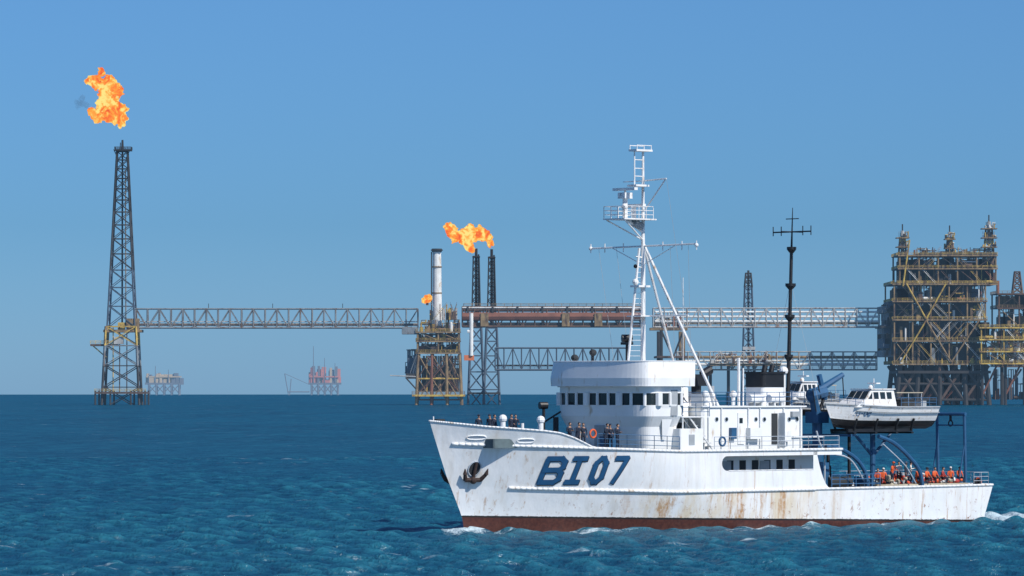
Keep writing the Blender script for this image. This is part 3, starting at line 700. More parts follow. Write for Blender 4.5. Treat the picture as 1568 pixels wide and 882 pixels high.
def bridge(b,pa,pb,pt,pb_,yc,dep,n,r,m,deckm='p_grey',pipes=()):
    xa,xb=X(pa),X(pb); zt,zb=Z(pt),Z(pb_)
    for y in (yc-dep/2,yc+dep/2):
        b.tube((xa,y,zt),(xb,y,zt),r*1.2,m,n=5); b.tube((xa,y,zb),(xb,y,zb),r*1.4,m,n=5)
        for i in range(n+1):
            x=xa+(xb-xa)*i/n; b.tube((x,y,zb),(x,y,zt),r,m,n=5)
            if i<n:
                x2=xa+(xb-xa)*(i+1)/n
                if i%2: b.tube((x,y,zb),(x2,y,zt),r*.9,m,n=4)
                else: b.tube((x,y,zt),(x2,y,zb),r*.9,m,n=4)
    for i in range(n+1):
        x=xa+(xb-xa)*i/n; b.tube((x,yc-dep/2,zb),(x,yc+dep/2,zb),r,m,n=4); b.tube((x,yc-dep/2,zt),(x,yc+dep/2,zt),r*.8,m,n=4)
    b.box((xa,yc-dep*.45,zb+.2),(xb,yc+dep*.45,zb+.6),deckm)
    b.rail([(xa,yc-dep*.45,zb+.6),(xb,yc-dep*.45,zb+.6)],m,h=1.3,sp=4,r=.1,levels=2)
    for (fy,fz,pr_,pm) in pipes:
        b.tube((xa,yc+fy*dep,zb+(zt-zb)*fz),(xb,yc+fy*dep,zb+(zt-zb)*fz),pr_,pm,n=8)
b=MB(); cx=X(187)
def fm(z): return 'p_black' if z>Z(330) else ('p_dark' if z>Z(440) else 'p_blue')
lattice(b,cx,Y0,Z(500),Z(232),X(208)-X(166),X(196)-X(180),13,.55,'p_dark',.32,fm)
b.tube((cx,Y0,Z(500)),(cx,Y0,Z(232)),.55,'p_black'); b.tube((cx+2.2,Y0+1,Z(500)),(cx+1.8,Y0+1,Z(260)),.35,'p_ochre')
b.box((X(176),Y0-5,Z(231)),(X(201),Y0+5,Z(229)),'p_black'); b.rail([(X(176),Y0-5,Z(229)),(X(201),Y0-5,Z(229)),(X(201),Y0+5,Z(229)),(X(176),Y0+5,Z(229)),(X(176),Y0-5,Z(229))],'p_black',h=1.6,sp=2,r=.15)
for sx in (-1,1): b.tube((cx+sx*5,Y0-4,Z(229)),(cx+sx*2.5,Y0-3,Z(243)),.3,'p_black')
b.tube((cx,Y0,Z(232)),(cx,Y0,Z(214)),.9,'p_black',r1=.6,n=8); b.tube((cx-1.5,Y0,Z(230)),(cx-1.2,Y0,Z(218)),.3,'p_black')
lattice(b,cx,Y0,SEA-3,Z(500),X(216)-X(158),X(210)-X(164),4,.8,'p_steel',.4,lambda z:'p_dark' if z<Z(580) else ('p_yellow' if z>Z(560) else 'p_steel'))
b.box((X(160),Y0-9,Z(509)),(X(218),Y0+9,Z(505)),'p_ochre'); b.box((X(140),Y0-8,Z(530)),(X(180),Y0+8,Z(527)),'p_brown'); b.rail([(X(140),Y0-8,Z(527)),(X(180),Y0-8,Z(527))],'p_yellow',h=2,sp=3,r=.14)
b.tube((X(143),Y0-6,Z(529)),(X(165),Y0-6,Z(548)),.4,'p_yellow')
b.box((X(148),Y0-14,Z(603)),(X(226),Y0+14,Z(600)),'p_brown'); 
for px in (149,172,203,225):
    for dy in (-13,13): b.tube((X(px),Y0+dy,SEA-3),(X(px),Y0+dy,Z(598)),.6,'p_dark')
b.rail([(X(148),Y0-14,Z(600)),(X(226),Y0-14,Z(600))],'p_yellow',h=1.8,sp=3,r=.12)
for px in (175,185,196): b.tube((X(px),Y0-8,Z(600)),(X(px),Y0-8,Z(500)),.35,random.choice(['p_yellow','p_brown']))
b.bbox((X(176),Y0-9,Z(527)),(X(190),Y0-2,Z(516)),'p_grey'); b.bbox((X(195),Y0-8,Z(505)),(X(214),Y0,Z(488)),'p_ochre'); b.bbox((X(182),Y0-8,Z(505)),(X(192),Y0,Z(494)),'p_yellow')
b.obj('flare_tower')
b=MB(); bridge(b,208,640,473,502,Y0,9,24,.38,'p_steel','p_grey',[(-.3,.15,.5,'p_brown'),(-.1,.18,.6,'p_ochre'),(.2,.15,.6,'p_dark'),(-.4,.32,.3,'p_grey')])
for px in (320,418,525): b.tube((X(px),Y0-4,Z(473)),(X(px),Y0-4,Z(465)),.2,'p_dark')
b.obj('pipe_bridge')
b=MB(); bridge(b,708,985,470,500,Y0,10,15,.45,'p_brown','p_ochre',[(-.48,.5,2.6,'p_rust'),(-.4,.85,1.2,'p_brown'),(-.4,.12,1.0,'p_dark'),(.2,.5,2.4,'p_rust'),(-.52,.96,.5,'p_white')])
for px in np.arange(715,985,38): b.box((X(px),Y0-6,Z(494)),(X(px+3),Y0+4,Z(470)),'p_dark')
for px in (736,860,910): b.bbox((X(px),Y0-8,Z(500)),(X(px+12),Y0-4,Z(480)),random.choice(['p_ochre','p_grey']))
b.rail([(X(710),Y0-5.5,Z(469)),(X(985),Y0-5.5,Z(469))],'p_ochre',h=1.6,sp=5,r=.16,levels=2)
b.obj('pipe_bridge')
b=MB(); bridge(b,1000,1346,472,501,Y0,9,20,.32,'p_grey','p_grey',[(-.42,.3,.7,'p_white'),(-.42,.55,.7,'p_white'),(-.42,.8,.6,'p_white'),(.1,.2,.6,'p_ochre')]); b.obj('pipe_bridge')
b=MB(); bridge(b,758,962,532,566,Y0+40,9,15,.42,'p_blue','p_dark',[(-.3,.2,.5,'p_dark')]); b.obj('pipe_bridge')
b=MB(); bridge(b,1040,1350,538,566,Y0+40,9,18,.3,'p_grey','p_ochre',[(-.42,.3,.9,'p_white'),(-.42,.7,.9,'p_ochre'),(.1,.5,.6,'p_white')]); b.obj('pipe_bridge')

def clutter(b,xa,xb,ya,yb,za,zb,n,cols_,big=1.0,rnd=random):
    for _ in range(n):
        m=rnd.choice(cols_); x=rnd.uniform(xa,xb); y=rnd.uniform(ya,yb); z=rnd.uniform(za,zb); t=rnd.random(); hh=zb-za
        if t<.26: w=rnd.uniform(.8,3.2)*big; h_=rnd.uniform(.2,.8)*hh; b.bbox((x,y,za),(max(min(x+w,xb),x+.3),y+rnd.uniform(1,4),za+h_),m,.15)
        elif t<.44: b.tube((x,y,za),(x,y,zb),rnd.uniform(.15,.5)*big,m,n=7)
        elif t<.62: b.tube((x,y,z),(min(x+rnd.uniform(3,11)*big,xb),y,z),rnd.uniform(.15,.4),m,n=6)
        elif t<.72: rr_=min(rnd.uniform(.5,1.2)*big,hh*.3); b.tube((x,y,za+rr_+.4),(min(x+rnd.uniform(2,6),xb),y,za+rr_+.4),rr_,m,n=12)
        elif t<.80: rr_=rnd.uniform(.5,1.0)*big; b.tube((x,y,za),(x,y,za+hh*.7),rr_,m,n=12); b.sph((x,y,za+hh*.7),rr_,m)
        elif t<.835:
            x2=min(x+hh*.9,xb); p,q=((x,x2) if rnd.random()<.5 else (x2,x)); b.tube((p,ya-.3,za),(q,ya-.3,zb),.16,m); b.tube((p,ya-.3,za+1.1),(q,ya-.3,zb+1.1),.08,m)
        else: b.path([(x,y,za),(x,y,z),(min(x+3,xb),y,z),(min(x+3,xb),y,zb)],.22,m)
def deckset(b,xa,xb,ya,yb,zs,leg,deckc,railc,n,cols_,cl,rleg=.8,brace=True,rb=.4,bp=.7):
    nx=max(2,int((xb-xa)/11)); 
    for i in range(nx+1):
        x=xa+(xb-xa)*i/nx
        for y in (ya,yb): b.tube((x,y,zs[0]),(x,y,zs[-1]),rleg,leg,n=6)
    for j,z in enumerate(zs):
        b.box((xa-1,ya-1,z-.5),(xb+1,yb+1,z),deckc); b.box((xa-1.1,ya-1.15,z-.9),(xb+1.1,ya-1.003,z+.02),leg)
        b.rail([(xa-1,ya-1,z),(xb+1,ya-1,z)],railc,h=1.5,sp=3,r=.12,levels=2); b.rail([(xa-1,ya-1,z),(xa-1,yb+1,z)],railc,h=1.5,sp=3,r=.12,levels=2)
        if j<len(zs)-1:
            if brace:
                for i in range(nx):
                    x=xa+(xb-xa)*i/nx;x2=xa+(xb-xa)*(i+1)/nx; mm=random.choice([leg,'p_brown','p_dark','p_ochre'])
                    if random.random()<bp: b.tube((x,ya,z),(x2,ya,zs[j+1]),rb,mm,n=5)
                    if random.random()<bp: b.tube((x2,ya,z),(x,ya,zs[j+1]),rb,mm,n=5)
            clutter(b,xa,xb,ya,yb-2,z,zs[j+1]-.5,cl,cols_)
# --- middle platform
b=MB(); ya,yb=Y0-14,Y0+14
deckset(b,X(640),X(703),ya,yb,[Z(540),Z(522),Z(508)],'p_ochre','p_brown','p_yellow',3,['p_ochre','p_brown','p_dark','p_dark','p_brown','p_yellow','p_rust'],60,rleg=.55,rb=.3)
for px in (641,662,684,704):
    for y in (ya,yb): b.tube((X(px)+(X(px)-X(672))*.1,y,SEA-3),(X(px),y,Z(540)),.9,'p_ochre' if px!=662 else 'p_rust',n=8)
for (a,c) in ((641,662),(662,684),(684,704)):
    for z0_,z1_ in ((612,580),(580,542)):
        b.tube((X(a),ya,Z(z0_)),(X(c),ya,Z(z1_)),.35,'p_brown'); b.tube((X(c),ya,Z(z0_)),(X(a),ya,Z(z1_)),.35,'p_ochre')
    b.tube((X(a),ya,Z(580)),(X(c),ya,Z(580)),.5,'p_yellow'); b.tube((X(a),ya,Z(612)),(X(c),ya,Z(612)),.5,'p_brown')
clutter(b,X(640),X(703),ya,yb,Z(600),Z(545),110,['p_brown','p_dark','p_rust','p_ochre','p_dark','p_yellow','p_rust'])
for _ in range(22):
    x=random.uniform(X(641),X(694)); zz_=random.choice((600,578,560,540,522)); b.bbox((x,ya+5,Z(zz_)),(x+random.uniform(2.5,6),yb-4,Z(zz_-random.uniform(8,15))),random.choice(['p_dark','p_brown','p_rust','p_dark']))
b.box((X(640),ya,Z(582)),(X(704),yb,Z(579)),'p_brown')
b.bbox((X(622),ya,Z(580)),(X(641),yb,Z(572)),'p_dark'); clutter(b,X(620),X(642),ya,yb,Z(572),Z(535),44,['p_dark','p_blue','p_steel','p_blue'])
b.bbox((X(624),ya+4,Z(572)),(X(640),yb-6,Z(548)),'p_blue')
b.tube((X(598),ya,Z(575)),(X(640),ya,Z(577)),.35,'p_grey'); b.tube((X(622),ya,Z(578)),(X(640),ya,Z(598)),.5,'p_dark'); b.bbox((X(616),ya,Z(512)),(X(640),yb-8,Z(502)),'p_steel')
b.box((X(632),ya-4,Z(607)),(X(712),yb+2,Z(604)),'p_yellow')
b.rail([(X(632),ya-4,Z(604)),(X(712),ya-4,Z(604))],'p_ochre',h=2,sp=3,r=.15)
clutter(b,X(642),X(704),ya,yb,Z(508),Z(490),80,['p_ochre','p_yellow','p_brown','p_white','p_dark','p_brown'])
clutter(b,X(650),X(700),ya,yb,Z(490),Z(466),34,['p_ochre','p_brown','p_rust','p_grey','p_yellow'],.7)
b.tube((X(670),Y0-4,Z(500)),(X(669),Y0-4,Z(383)),2.9,'p_white',r1=2.6,n=16); b.tube((X(669),Y0-4,Z(386)),(X(669),Y0-4,Z(381)),3.1,'p_dark',n=16)
for py in (410,450): b.tube((X(669),Y0-4,Z(py)),(X(669),Y0-4,Z(py-2)),3.1,'p_ochre',n=16)
b.tube((X(661),Y0-6,Z(500)),(X(661),Y0-6,Z(386)),.4,'p_dark'); b.box((X(660),Y0-8,Z(384)),(X(678),Y0,Z(382.5)),'p_dark')
b.tube((X(722),ya,Z(545)),(X(722),ya,Z(480)),1.2,'p_white',n=10); b.tube((X(716),ya,Z(508)),(X(722),ya,Z(508)),1.0,'p_white'); b.bbox((X(711),ya,Z(552)),(X(726),Y0,Z(544)),'p_orange')
b.tube((X(655),ya,Z(468)),(X(655),ya,Z(462)),.8,'p_brown')
b.obj('oil_platform')
for cxp,yy in ((728,Y0+60),(752,Y0+75)):
    b=MB(); lattice(b,X(cxp),yy,Z(500),Z(388),X(cxp+7)-X(cxp-7),X(cxp+5)-X(cxp-4),9,.45,'p_black',.3)
    b.tube((X(cxp),yy,Z(500)),(X(cxp),yy,Z(376)),.9,'p_black'); b.tube((X(cxp)+1.5,yy,Z(480)),(X(cxp)+1.5,yy,Z(385)),.5,'p_black'); b.box((X(cxp-6),yy-3,Z(390)),(X(cxp+6),yy+3,Z(388)),'p_black')
    lattice(b,X(cxp),yy,SEA-3,Z(500),X(cxp+13)-X(cxp-13),X(cxp+8)-X(cxp-8),5,.8,'p_blue',.5); b.box((X(cxp-14),yy-6,Z(604)),(X(cxp+14),yy+6,Z(601)),'p_dark'); b.obj('flare_tower')
b=MB(); b.box((X(995),Y0-8,Z(506)),(X(1052),Y0+8,Z(502)),'p_ochre'); clutter(b,X(998),X(1048),Y0-7,Y0+6,Z(502),Z(478),30,['p_rust','p_brown','p_ochre','p_white','p_dark'])
for px in (1012,1046):
    for y in (Y0-7,Y0+50): b.tube((X(px),y,SEA-3),(X(px),y,Z(506)),1.0,'p_dark' if px<1040 else 'p_ochre')
b.box((X(1005),Y0-8,Z(548)),(X(1052),Y0+50,Z(545)),'p_brown'); b.tube((X(1012),Y0-7,Z(506)),(X(1030),Y0-7,Z(548)),.6,'p_dark'); b.tube((X(1046),Y0-7,Z(506)),(X(1030),Y0-7,Z(548)),.6,'p_dark')
b.box((X(1090),Y0+30,Z(560)),(X(1200),Y0+52,Z(556)),'p_ochre'); clutter(b,X(1085),X(1190),Y0+32,Y0+50,Z(556),Z(538),44,['p_ochre','p_brown','p_rust','p_grey','p_white'])
for px in (1092,1120,1160,1198): b.tube((X(px),Y0+40,SEA-3),(X(px),Y0+40,Z(556)),1,'p_dark')
b.obj('bridge_support_platform')
b=MB(); Yd=3600.; lattice(b,X(1146,Yd),Yd,-4,Z(440,Yd),X(1157,Yd)-X(1136,Yd),X(1152,Yd)-X(1141,Yd),10,.6,'p_blue',.4); lattice(b,X(1146,Yd),Yd,Z(440,Yd),Z(418,Yd),6,4,3,.6,'p_dark',.4)
b.tube((X(1146,Yd),Yd,0),(X(1146,Yd),Yd,Z(414,Yd)),.9,'p_dark'); b.box((X(1137,Yd),Yd-5,Z(536,Yd)),(X(1156,Yd),Yd+5,Z(531,Yd)),'p_grey'); b.obj('flare_tower')

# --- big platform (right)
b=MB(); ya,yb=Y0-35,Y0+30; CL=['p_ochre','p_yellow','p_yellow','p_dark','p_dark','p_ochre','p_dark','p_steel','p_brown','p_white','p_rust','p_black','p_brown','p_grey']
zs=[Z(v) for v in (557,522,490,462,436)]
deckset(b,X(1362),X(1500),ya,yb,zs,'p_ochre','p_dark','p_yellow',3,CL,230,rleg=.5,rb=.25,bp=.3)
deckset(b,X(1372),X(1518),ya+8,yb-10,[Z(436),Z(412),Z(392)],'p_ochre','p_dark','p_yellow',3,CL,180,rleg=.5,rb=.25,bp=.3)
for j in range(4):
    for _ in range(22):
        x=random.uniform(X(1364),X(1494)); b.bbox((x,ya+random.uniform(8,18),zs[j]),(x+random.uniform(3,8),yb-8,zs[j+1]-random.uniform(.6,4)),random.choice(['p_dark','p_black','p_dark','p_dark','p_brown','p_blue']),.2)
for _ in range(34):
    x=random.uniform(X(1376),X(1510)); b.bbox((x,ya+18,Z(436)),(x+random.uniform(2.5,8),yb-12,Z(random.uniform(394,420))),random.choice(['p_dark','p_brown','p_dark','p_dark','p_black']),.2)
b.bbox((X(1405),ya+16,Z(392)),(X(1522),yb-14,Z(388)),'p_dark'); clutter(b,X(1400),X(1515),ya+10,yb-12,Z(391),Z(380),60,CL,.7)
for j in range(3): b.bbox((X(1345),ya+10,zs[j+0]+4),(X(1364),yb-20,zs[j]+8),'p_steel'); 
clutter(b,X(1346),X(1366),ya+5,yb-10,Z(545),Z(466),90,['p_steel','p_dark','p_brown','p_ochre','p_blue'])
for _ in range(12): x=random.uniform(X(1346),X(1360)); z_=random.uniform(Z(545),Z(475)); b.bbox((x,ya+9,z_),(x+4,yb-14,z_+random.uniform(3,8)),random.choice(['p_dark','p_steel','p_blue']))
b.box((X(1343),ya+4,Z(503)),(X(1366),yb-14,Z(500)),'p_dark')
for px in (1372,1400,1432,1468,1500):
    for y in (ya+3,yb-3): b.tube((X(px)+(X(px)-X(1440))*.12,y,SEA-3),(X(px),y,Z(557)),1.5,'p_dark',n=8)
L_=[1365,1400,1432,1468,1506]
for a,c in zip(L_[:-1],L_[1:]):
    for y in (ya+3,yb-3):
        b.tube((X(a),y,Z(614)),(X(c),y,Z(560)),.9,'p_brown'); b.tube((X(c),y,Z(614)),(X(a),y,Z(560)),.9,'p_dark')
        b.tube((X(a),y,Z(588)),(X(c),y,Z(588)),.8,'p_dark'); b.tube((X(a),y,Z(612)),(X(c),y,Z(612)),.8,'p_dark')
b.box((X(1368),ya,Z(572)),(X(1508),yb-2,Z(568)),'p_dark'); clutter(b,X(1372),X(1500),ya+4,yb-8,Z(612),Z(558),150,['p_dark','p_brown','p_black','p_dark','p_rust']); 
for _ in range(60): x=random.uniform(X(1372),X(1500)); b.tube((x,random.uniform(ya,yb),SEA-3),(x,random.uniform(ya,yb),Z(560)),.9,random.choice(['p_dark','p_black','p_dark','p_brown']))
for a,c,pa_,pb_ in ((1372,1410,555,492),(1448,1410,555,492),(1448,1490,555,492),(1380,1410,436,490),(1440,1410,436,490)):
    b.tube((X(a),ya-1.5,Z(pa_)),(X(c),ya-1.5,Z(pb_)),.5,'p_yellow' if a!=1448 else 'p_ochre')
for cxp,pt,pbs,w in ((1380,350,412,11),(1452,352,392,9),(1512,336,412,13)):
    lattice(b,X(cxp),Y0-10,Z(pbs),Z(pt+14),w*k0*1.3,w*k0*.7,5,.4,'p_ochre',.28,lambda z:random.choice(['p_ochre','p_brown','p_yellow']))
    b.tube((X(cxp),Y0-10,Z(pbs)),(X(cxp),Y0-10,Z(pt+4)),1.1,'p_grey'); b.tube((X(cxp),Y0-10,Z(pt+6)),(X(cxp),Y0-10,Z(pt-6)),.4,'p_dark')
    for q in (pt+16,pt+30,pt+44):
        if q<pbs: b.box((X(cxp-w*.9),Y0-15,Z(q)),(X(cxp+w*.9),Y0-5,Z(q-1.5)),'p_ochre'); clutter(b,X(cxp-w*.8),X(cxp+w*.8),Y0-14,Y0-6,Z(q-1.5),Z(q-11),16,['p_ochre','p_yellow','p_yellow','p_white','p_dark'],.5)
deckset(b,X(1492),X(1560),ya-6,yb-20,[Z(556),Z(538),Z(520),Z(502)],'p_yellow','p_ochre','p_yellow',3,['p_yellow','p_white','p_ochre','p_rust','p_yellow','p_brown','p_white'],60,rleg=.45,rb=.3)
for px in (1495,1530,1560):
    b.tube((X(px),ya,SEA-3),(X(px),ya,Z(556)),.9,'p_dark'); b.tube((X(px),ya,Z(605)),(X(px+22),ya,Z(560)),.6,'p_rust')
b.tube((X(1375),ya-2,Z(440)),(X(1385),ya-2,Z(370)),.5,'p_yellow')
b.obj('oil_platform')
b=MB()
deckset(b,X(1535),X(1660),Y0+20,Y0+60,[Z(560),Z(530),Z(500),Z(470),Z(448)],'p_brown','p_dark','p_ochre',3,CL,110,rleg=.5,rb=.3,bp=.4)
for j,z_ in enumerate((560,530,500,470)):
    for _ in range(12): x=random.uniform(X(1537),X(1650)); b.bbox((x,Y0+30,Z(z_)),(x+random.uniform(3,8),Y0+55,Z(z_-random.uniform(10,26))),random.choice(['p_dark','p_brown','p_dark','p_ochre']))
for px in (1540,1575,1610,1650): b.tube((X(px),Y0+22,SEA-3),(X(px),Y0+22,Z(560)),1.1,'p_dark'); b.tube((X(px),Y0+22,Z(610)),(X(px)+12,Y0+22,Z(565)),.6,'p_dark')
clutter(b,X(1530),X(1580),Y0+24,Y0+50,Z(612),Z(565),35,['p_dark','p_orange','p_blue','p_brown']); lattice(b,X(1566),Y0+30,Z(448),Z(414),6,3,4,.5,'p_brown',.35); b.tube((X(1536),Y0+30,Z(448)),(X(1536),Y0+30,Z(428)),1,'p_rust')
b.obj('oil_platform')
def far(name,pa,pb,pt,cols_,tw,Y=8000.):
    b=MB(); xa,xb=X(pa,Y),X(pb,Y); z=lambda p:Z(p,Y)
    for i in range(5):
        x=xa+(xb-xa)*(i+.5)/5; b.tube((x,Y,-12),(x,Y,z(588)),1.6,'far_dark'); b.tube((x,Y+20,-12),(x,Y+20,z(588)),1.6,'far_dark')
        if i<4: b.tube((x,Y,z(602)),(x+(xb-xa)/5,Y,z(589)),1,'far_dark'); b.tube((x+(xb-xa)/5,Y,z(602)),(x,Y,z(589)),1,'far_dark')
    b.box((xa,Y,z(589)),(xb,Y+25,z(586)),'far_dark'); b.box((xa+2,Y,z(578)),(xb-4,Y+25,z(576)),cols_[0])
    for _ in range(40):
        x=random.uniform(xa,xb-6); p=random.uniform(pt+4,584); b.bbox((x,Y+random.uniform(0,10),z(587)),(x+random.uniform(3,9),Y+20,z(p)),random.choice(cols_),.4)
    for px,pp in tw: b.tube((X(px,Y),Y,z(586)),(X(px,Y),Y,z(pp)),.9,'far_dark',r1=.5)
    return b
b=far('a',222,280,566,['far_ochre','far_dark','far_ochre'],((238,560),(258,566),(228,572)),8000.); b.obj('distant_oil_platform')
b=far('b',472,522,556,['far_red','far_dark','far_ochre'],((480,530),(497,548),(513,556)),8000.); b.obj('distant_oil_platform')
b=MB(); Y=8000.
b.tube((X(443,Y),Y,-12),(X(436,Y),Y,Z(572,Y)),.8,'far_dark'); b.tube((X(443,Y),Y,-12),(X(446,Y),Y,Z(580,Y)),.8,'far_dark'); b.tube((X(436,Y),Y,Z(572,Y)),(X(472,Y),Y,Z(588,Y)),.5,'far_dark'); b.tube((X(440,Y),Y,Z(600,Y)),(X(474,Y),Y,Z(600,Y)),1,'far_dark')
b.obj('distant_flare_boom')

# ------------------------------------------------------------ flames
def flame_mat():
    m=bpy.data.materials.new('gas_fire'); m.use_nodes=True; nt=m.node_tree; N=nt.nodes; L=nt.links; N.clear()
    o=N.new('ShaderNodeOutputMaterial'); e=N.new('ShaderNodeEmission'); tc=N.new('ShaderNodeTexCoord')
    n=N.new('ShaderNodeTexNoise'); n.inputs['Scale'].default_value=.15; n.inputs['Detail'].default_value=6; n.inputs['Distortion'].default_value=1.0
    L.new(tc.outputs['Object'],n.inputs['Vector']); r=N.new('ShaderNodeValToRGB'); L.new(n.outputs[0],r.inputs[0])
    cr=r.color_ramp; cr.elements[0].position=.30; cr.elements[0].color=(.75,.11,.05,1); cr.elements[1].position=.60; cr.elements[1].color=(1,.80,.25,1)
    q=cr.elements.new(.40); q.color=(1,.20,.055,1); q=cr.elements.new(.49); q.color=(1,.40,.07,1)
    L.new(r.outputs[0],e.inputs[0]); e.inputs[1].default_value=1.0; L.new(e.outputs[0],o.inputs[0]); MATS['fire']=m
    m=bpy.data.materials.new('thin_smoke'); m.use_nodes=True; nt=m.node_tree; N=nt.nodes; L=nt.links; N.clear()
    o=N.new('ShaderNodeOutputMaterial'); v=N.new('ShaderNodeVolumePrincipled'); v.inputs['Color'].default_value=(.12,.10,.10,1); v.inputs['Density'].default_value=.06
    L.new(v.outputs[0],o.inputs['Volume']); MATS['smoke']=m
flame_mat()
def flame(name,blobs,Y,m='fire',st=1.):
    b=MB()
    for px,py,r in blobs:
        b.sph((X(px,Y),Y+random.uniform(-1,1),Z(py,Y)),r*Y/F,m,nu=16,nv=10)
    o=b.obj(name,smooth=True)
    rm=o.modifiers.new('r','REMESH'); rm.mode='VOXEL'; rm.voxel_size=.45; rm.use_smooth_shade=True
    t=bpy.data.textures.new('fl','CLOUDS'); t.noise_scale=4.0; t.noise_depth=4
    dm=o.modifiers.new('d','DISPLACE'); dm.texture=t; dm.texture_coords='GLOBAL'; dm.strength=7.5*st; dm.mid_level=.50
    t2=bpy.data.textures.new('fl2','CLOUDS'); t2.noise_scale=1.4; t2.noise_depth=3
    dm=o.modifiers.new('d2','DISPLACE'); dm.texture=t2; dm.texture_coords='GLOBAL'; dm.strength=2.8*st; dm.mid_level=.5
flame('flare_flame',[(184,188,5),(178,180,9),(165,176,11),(150,176,10),(142,173,8),(182,168,10),(170,162,12),(155,160,10),(186,178,7),(168,150,11),(158,142,9),(172,138,11),(165,128,11),(150,126,9),(140,122,7),(178,132,8),(182,143,6),(155,112,5),(153,106,4)],Y0)
flame('flare_flame',[(724,382,3.5),(720,376,5),(713,368,8),(702,361,9),(692,354,10),(686,350,7),(712,357,9),(722,354,9),(735,357,10),(744,362,9),(748,370,5),(750,376,3.5),(728,364,7)],Y0+60)
flame('flare_flame',[(654,458,6),(650,460,5),(656,453,4)],Y0-14,st=.5)
flame('smoke',[(121,158,7),(125,150,5),(118,163,5),(130,160,5)],Y0,'smoke',.6)

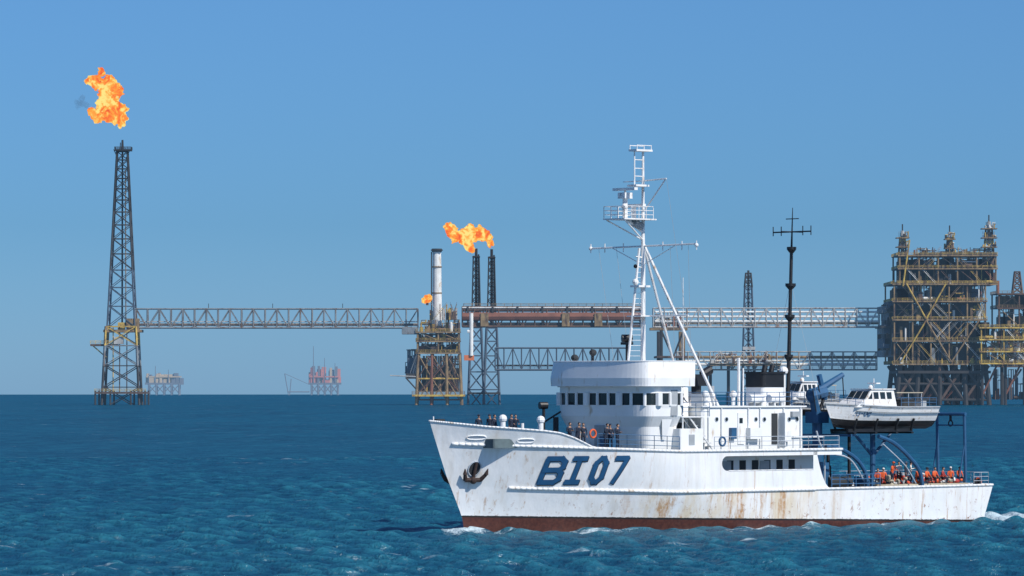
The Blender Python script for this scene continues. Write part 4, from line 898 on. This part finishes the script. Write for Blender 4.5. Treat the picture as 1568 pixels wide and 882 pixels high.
# ------------------------------------------------------------ sea (with the curvature of the earth)
def sea():
    fine=np.linspace(-.15,.15,700); co=np.concatenate([np.linspace(-math.pi,-.16,50),fine,np.linspace(.16,math.pi,50)[:-1]])
    r=np.concatenate([np.geomspace(1,235,24)[:-1],np.geomspace(235,700,780)[:-1],np.geomspace(700,3200,420)[:-1],np.geomspace(3200,16000,70)])
    A,R=np.meshgrid(co,r); Xs=R*np.sin(A); Ys=R*np.cos(A); dr=np.gradient(r)[:,None]*np.ones_like(A); da=R*.00043*2
    sm=np.maximum(dr,da); Hh=np.zeros_like(Xs); n=64
    for i in range(n):
        wl=1.0*(8.0)**(i/(n-1)); wl*=rng.uniform(.95,1.05); th=math.radians(240)+rng.normal(0,.8); kx=math.cos(th)*2*math.pi/wl; ky=math.sin(th)*2*math.pi/wl
        ph=rng.uniform(0,6.28); amp=.0125*wl*(1 if wl<3.2 else (3.2/wl)**1.4)
        fade=np.clip((wl/sm-2.1)/1.6,0,1); w=np.sin(kx*Xs+ky*Ys+ph+1.2*np.sin(.05*Xs*rng.uniform(-1,1)+.06*Ys*rng.uniform(-1,1)+ph))
        Hh+=amp*fade*(w+.40*(w*w-.5))
    gust=.75+.35*np.sin(.021*Xs+.008*Ys+1)*np.sin(.013*Ys-.01*Xs)+.2*np.sin(.06*Xs+.03*Ys); Hh*=gust
    lx=-(Xs-OX)*C-(Ys-OY)*S; ly=(Xs-OX)*S-(Ys-OY)*C
    hw=hb(lx,np.zeros_like(lx)); dd=np.abs(ly)-hw; inr=(lx<1.5)&(lx>-53)
    crest=Hh.copy()
    front=np.exp(-((lx-0.3)**2+ly**2)/2.2)
    wid=.32+np.clip(-lx,0,60)*.035
    side_=np.where(inr,np.exp(-np.clip(dd,0,99)/wid),0)*np.clip((.9-lx)/2,0,1)
    arm=np.abs(ly)-(1.0+.46*np.clip(-lx,0,200)); armf=np.exp(-(arm/(.9+.06*np.clip(-lx,0,80)))**2)*np.where(lx<0,1,0)*np.exp(-np.clip(-lx,0,200)/45)
    wake=np.where(lx<-51,np.exp(-(ly/(5+.08*(-51-lx)))**2)*np.exp(-np.clip(-51-lx,0,400)/60),0)
    patch=.55+.45*np.sin(lx*.9+1.3*np.sin(lx*.31))*np.sin(lx*.23+.7)
    foam=np.clip(front*1.0+side_*.85*patch+armf*.62*patch+wake*1.05,0,1.25)
    Hh+=front*.4+np.where(inr,np.exp(-(np.clip(dd,0,99)/1.3)**2)*.06,0)+armf*.18
    inside=(dd<-.8)&(lx<-1)&(lx>-51); Hh=np.where(inside,np.minimum(Hh,-.1),Hh)
    Zs=Hh-R*R/(2*RE); nr,nc=A.shape
    me=bpy.data.meshes.new('sea'); me.vertices.add(nr*nc); me.vertices.foreach_set('co',np.stack([Xs,Ys,Zs],-1).astype('f4').ravel())
    i=np.arange(nr-1)[:,None]*nc+np.arange(nc)[None,:]; j=np.arange(nr-1)[:,None]*nc+(np.arange(nc)[None,:]+1)%nc
    q=np.stack([i,j,j+nc,i+nc],-1).reshape(-1,4)[:, ::-1].astype('i4'); nf=len(q)
    me.loops.add(nf*4); me.polygons.add(nf); me.loops.foreach_set('vertex_index',q.ravel()); me.polygons.foreach_set('loop_start',np.arange(0,nf*4,4,dtype='i4')); 
    me.polygons.foreach_set('use_smooth',np.ones(nf,bool)); me.update(calc_edges=True)
    at=me.attributes.new('foam','FLOAT','POINT'); at.data.foreach_set('value',foam.astype('f4').ravel())
    at=me.attributes.new('crest','FLOAT','POINT'); at.data.foreach_set('value',crest.astype('f4').ravel())
    m=bpy.data.materials.new('sea_water'); m.use_nodes=True; nt=m.node_tree; N=nt.nodes; L=nt.links; N.clear()
    out=N.new('ShaderNodeOutputMaterial'); df=N.new('ShaderNodeBsdfDiffuse'); gl=N.new('ShaderNodeBsdfGlossy'); ms=N.new('ShaderNodeMixShader')
    gl.inputs['Roughness'].default_value=.20; gl.inputs['Color'].default_value=(.9,.95,1,1)
    L.new(df.outputs[0],ms.inputs[1]); L.new(gl.outputs[0],ms.inputs[2]); L.new(ms.outputs[0],out.inputs[0])
    g=N.new('ShaderNodeNewGeometry')
    def NZ(scale,sc,det=5,ro=.6,dist_=0):
        mp=N.new('ShaderNodeMapping'); mp.inputs['Scale'].default_value=sc; mp.inputs['Rotation'].default_value=(0,0,math.radians(-12)); L.new(g.outputs['Position'],mp.inputs[0]); n=N.new('ShaderNodeTexNoise')
        n.inputs['Scale'].default_value=scale; n.inputs['Detail'].default_value=det; n.inputs['Roughness'].default_value=ro; n.inputs['Distortion'].default_value=dist_; L.new(mp.outputs[0],n.inputs['Vector']); return n.outputs[0]
    def RG(v,a,bb,c=0,d_=1):
        n=N.new('ShaderNodeMapRange'); n.clamp=True; L.new(v,n.inputs[0])
        for k_,q_ in enumerate((a,bb,c,d_)): n.inputs[k_+1].default_value=q_
        return n.outputs[0]
    def M(op,a,bb):
        n=N.new('ShaderNodeMath'); n.operation=op
        for k_,v in enumerate((a,bb)):
            if isinstance(v,(int,float)): n.inputs[k_].default_value=v
            else: L.new(v,n.inputs[k_])
        return n.outputs[0]
    def MIX(f,a,bb):
        n=N.new('ShaderNodeMixRGB'); L.new(f,n.inputs[0])
        for k_,v in ((1,a),(2,bb)):
            if isinstance(v,tuple): n.inputs[k_].default_value=(*v,1)
            else: L.new(v,n.inputs[k_])
        return n.outputs[0]
    big=NZ(.02,(1,.22,1),5,.6); mid=NZ(.35,(1,.55,1),7,.65); chop=NZ(1.0,(.16,.03,1),8,.72)
    col=MIX(RG(big,.36,.64),(.002,.048,.100),(.003,.068,.130)); col=MIX(M('MULTIPLY',RG(chop,.46,.66),.6),col,(.010,.112,.182))
    fc=N.new('ShaderNodeAttribute'); fc.attribute_name='crest'      # light through thin wave tops, painted as turquoise by wave height
    col=MIX(M('MULTIPLY',RG(mid,.42,.70),.55),col,(.014,.135,.20)); col=MIX(RG(fc.outputs['Fac'],.05,.36,0,.6),col,(.03,.22,.29))
    fa=N.new('ShaderNodeAttribute'); fa.attribute_name='foam'
    fn=NZ(.9,(1,1,1),8,.7,1.0); th=M('SUBTRACT',1.0,M('MULTIPLY',fa.outputs['Fac'],.62)); fm_=RG(M('SUBTRACT',fn,M('SUBTRACT',th,.28)),-.03,.15)
    wc=NZ(.05,(1,.6,1),3,.5); wc2=NZ(.55,(.35,1.0,1),6,.65); cap=M('MULTIPLY',RG(wc,.56,.64),RG(wc2,.61,.68))
    fo=M('MAXIMUM',M('MULTIPLY',fm_,RG(fa.outputs['Fac'],.02,.12,0,.9)),M('MULTIPLY',cap,.75))
    col=MIX(fo,col,(.55,.68,.73)); L.new(col,df.inputs['Color'])
    L.new(RG(fo,0,1,.14,.0),ms.inputs[0])
    bp=N.new('ShaderNodeBump'); bp.inputs['Strength'].default_value=1.0; bp.inputs['Distance'].default_value=.32; L.new(NZ(1.6,(1,.8,1),6,.64),bp.inputs['Height'])
    bp2=N.new('ShaderNodeBump'); bp2.inputs['Strength'].default_value=.7; bp2.inputs['Distance'].default_value=1.4; L.new(NZ(.28,(1,.6,1),5,.64),bp2.inputs['Height']); L.new(bp2.outputs[0],bp.inputs['Normal'])
    L.new(bp.outputs[0],df.inputs['Normal']); L.new(bp.outputs[0],gl.inputs['Normal'])
    me.materials.append(m); o=bpy.data.objects.new('sea',me); scn.collection.objects.link(o)
sea()

# ------------------------------------------------------------ light, sky, camera
az=math.radians(134); el=math.radians(43)
sd=Vector((math.sin(az)*math.cos(el),math.cos(az)*math.cos(el),math.sin(el)))
sl=bpy.data.lights.new('sun','SUN'); sl.energy=4.4; sl.angle=math.radians(.5); sl.color=(1,.95,.88); so=bpy.data.objects.new('sun',sl); scn.collection.objects.link(so); so.rotation_euler=sd.to_track_quat('Z','Y').to_euler()
w=bpy.data.worlds.new('World'); scn.world=w; w.use_nodes=True; N=w.node_tree.nodes; L=w.node_tree.links; bg=N['Background']
sk=N.new('ShaderNodeTexSky'); sk.sky_type='NISHITA'; sk.sun_disc=False; sk.sun_elevation=el; sk.sun_rotation=az; sk.air_density=1.0; sk.dust_density=0.3; sk.ozone_density=3.0; sk.altitude=0
tc=N.new('ShaderNodeTexCoord'); sx=N.new('ShaderNodeSeparateXYZ'); L.new(tc.outputs['Generated'],sx.inputs[0])
rp=N.new('ShaderNodeValToRGB'); L.new(sx.outputs[2],rp.inputs[0]); cr=rp.color_ramp
cr.elements[0].position=0; cr.elements[0].color=(.27,.52,1.02,1); cr.elements[1].position=.45; cr.elements[1].color=(.55,.72,.92,1)
q=cr.elements.new(.035); q.color=(.205,.43,.82,1); q=cr.elements.new(.09); q.color=(.245,.46,.79,1)
mx=N.new('ShaderNodeMixRGB'); mx.blend_type='MULTIPLY'; mx.inputs[0].default_value=1; L.new(sk.outputs[0],mx.inputs[1]); L.new(rp.outputs[0],mx.inputs[2]); L.new(mx.outputs[0],bg.inputs[0]); bg.inputs[1].default_value=.118
cam=bpy.data.cameras.new('camera'); cam.sensor_width=36; cam.lens=F/1568*36; cam.clip_start=1; cam.clip_end=40000
co=bpy.data.objects.new('camera',cam); scn.collection.objects.link(co); co.location=(0,0,H); co.rotation_euler=(math.radians(90)+math.atan(150/F),0,0); scn.camera=co
scn.view_settings.view_transform='Standard'; scn.view_settings.look='None'; scn.view_settings.exposure=0
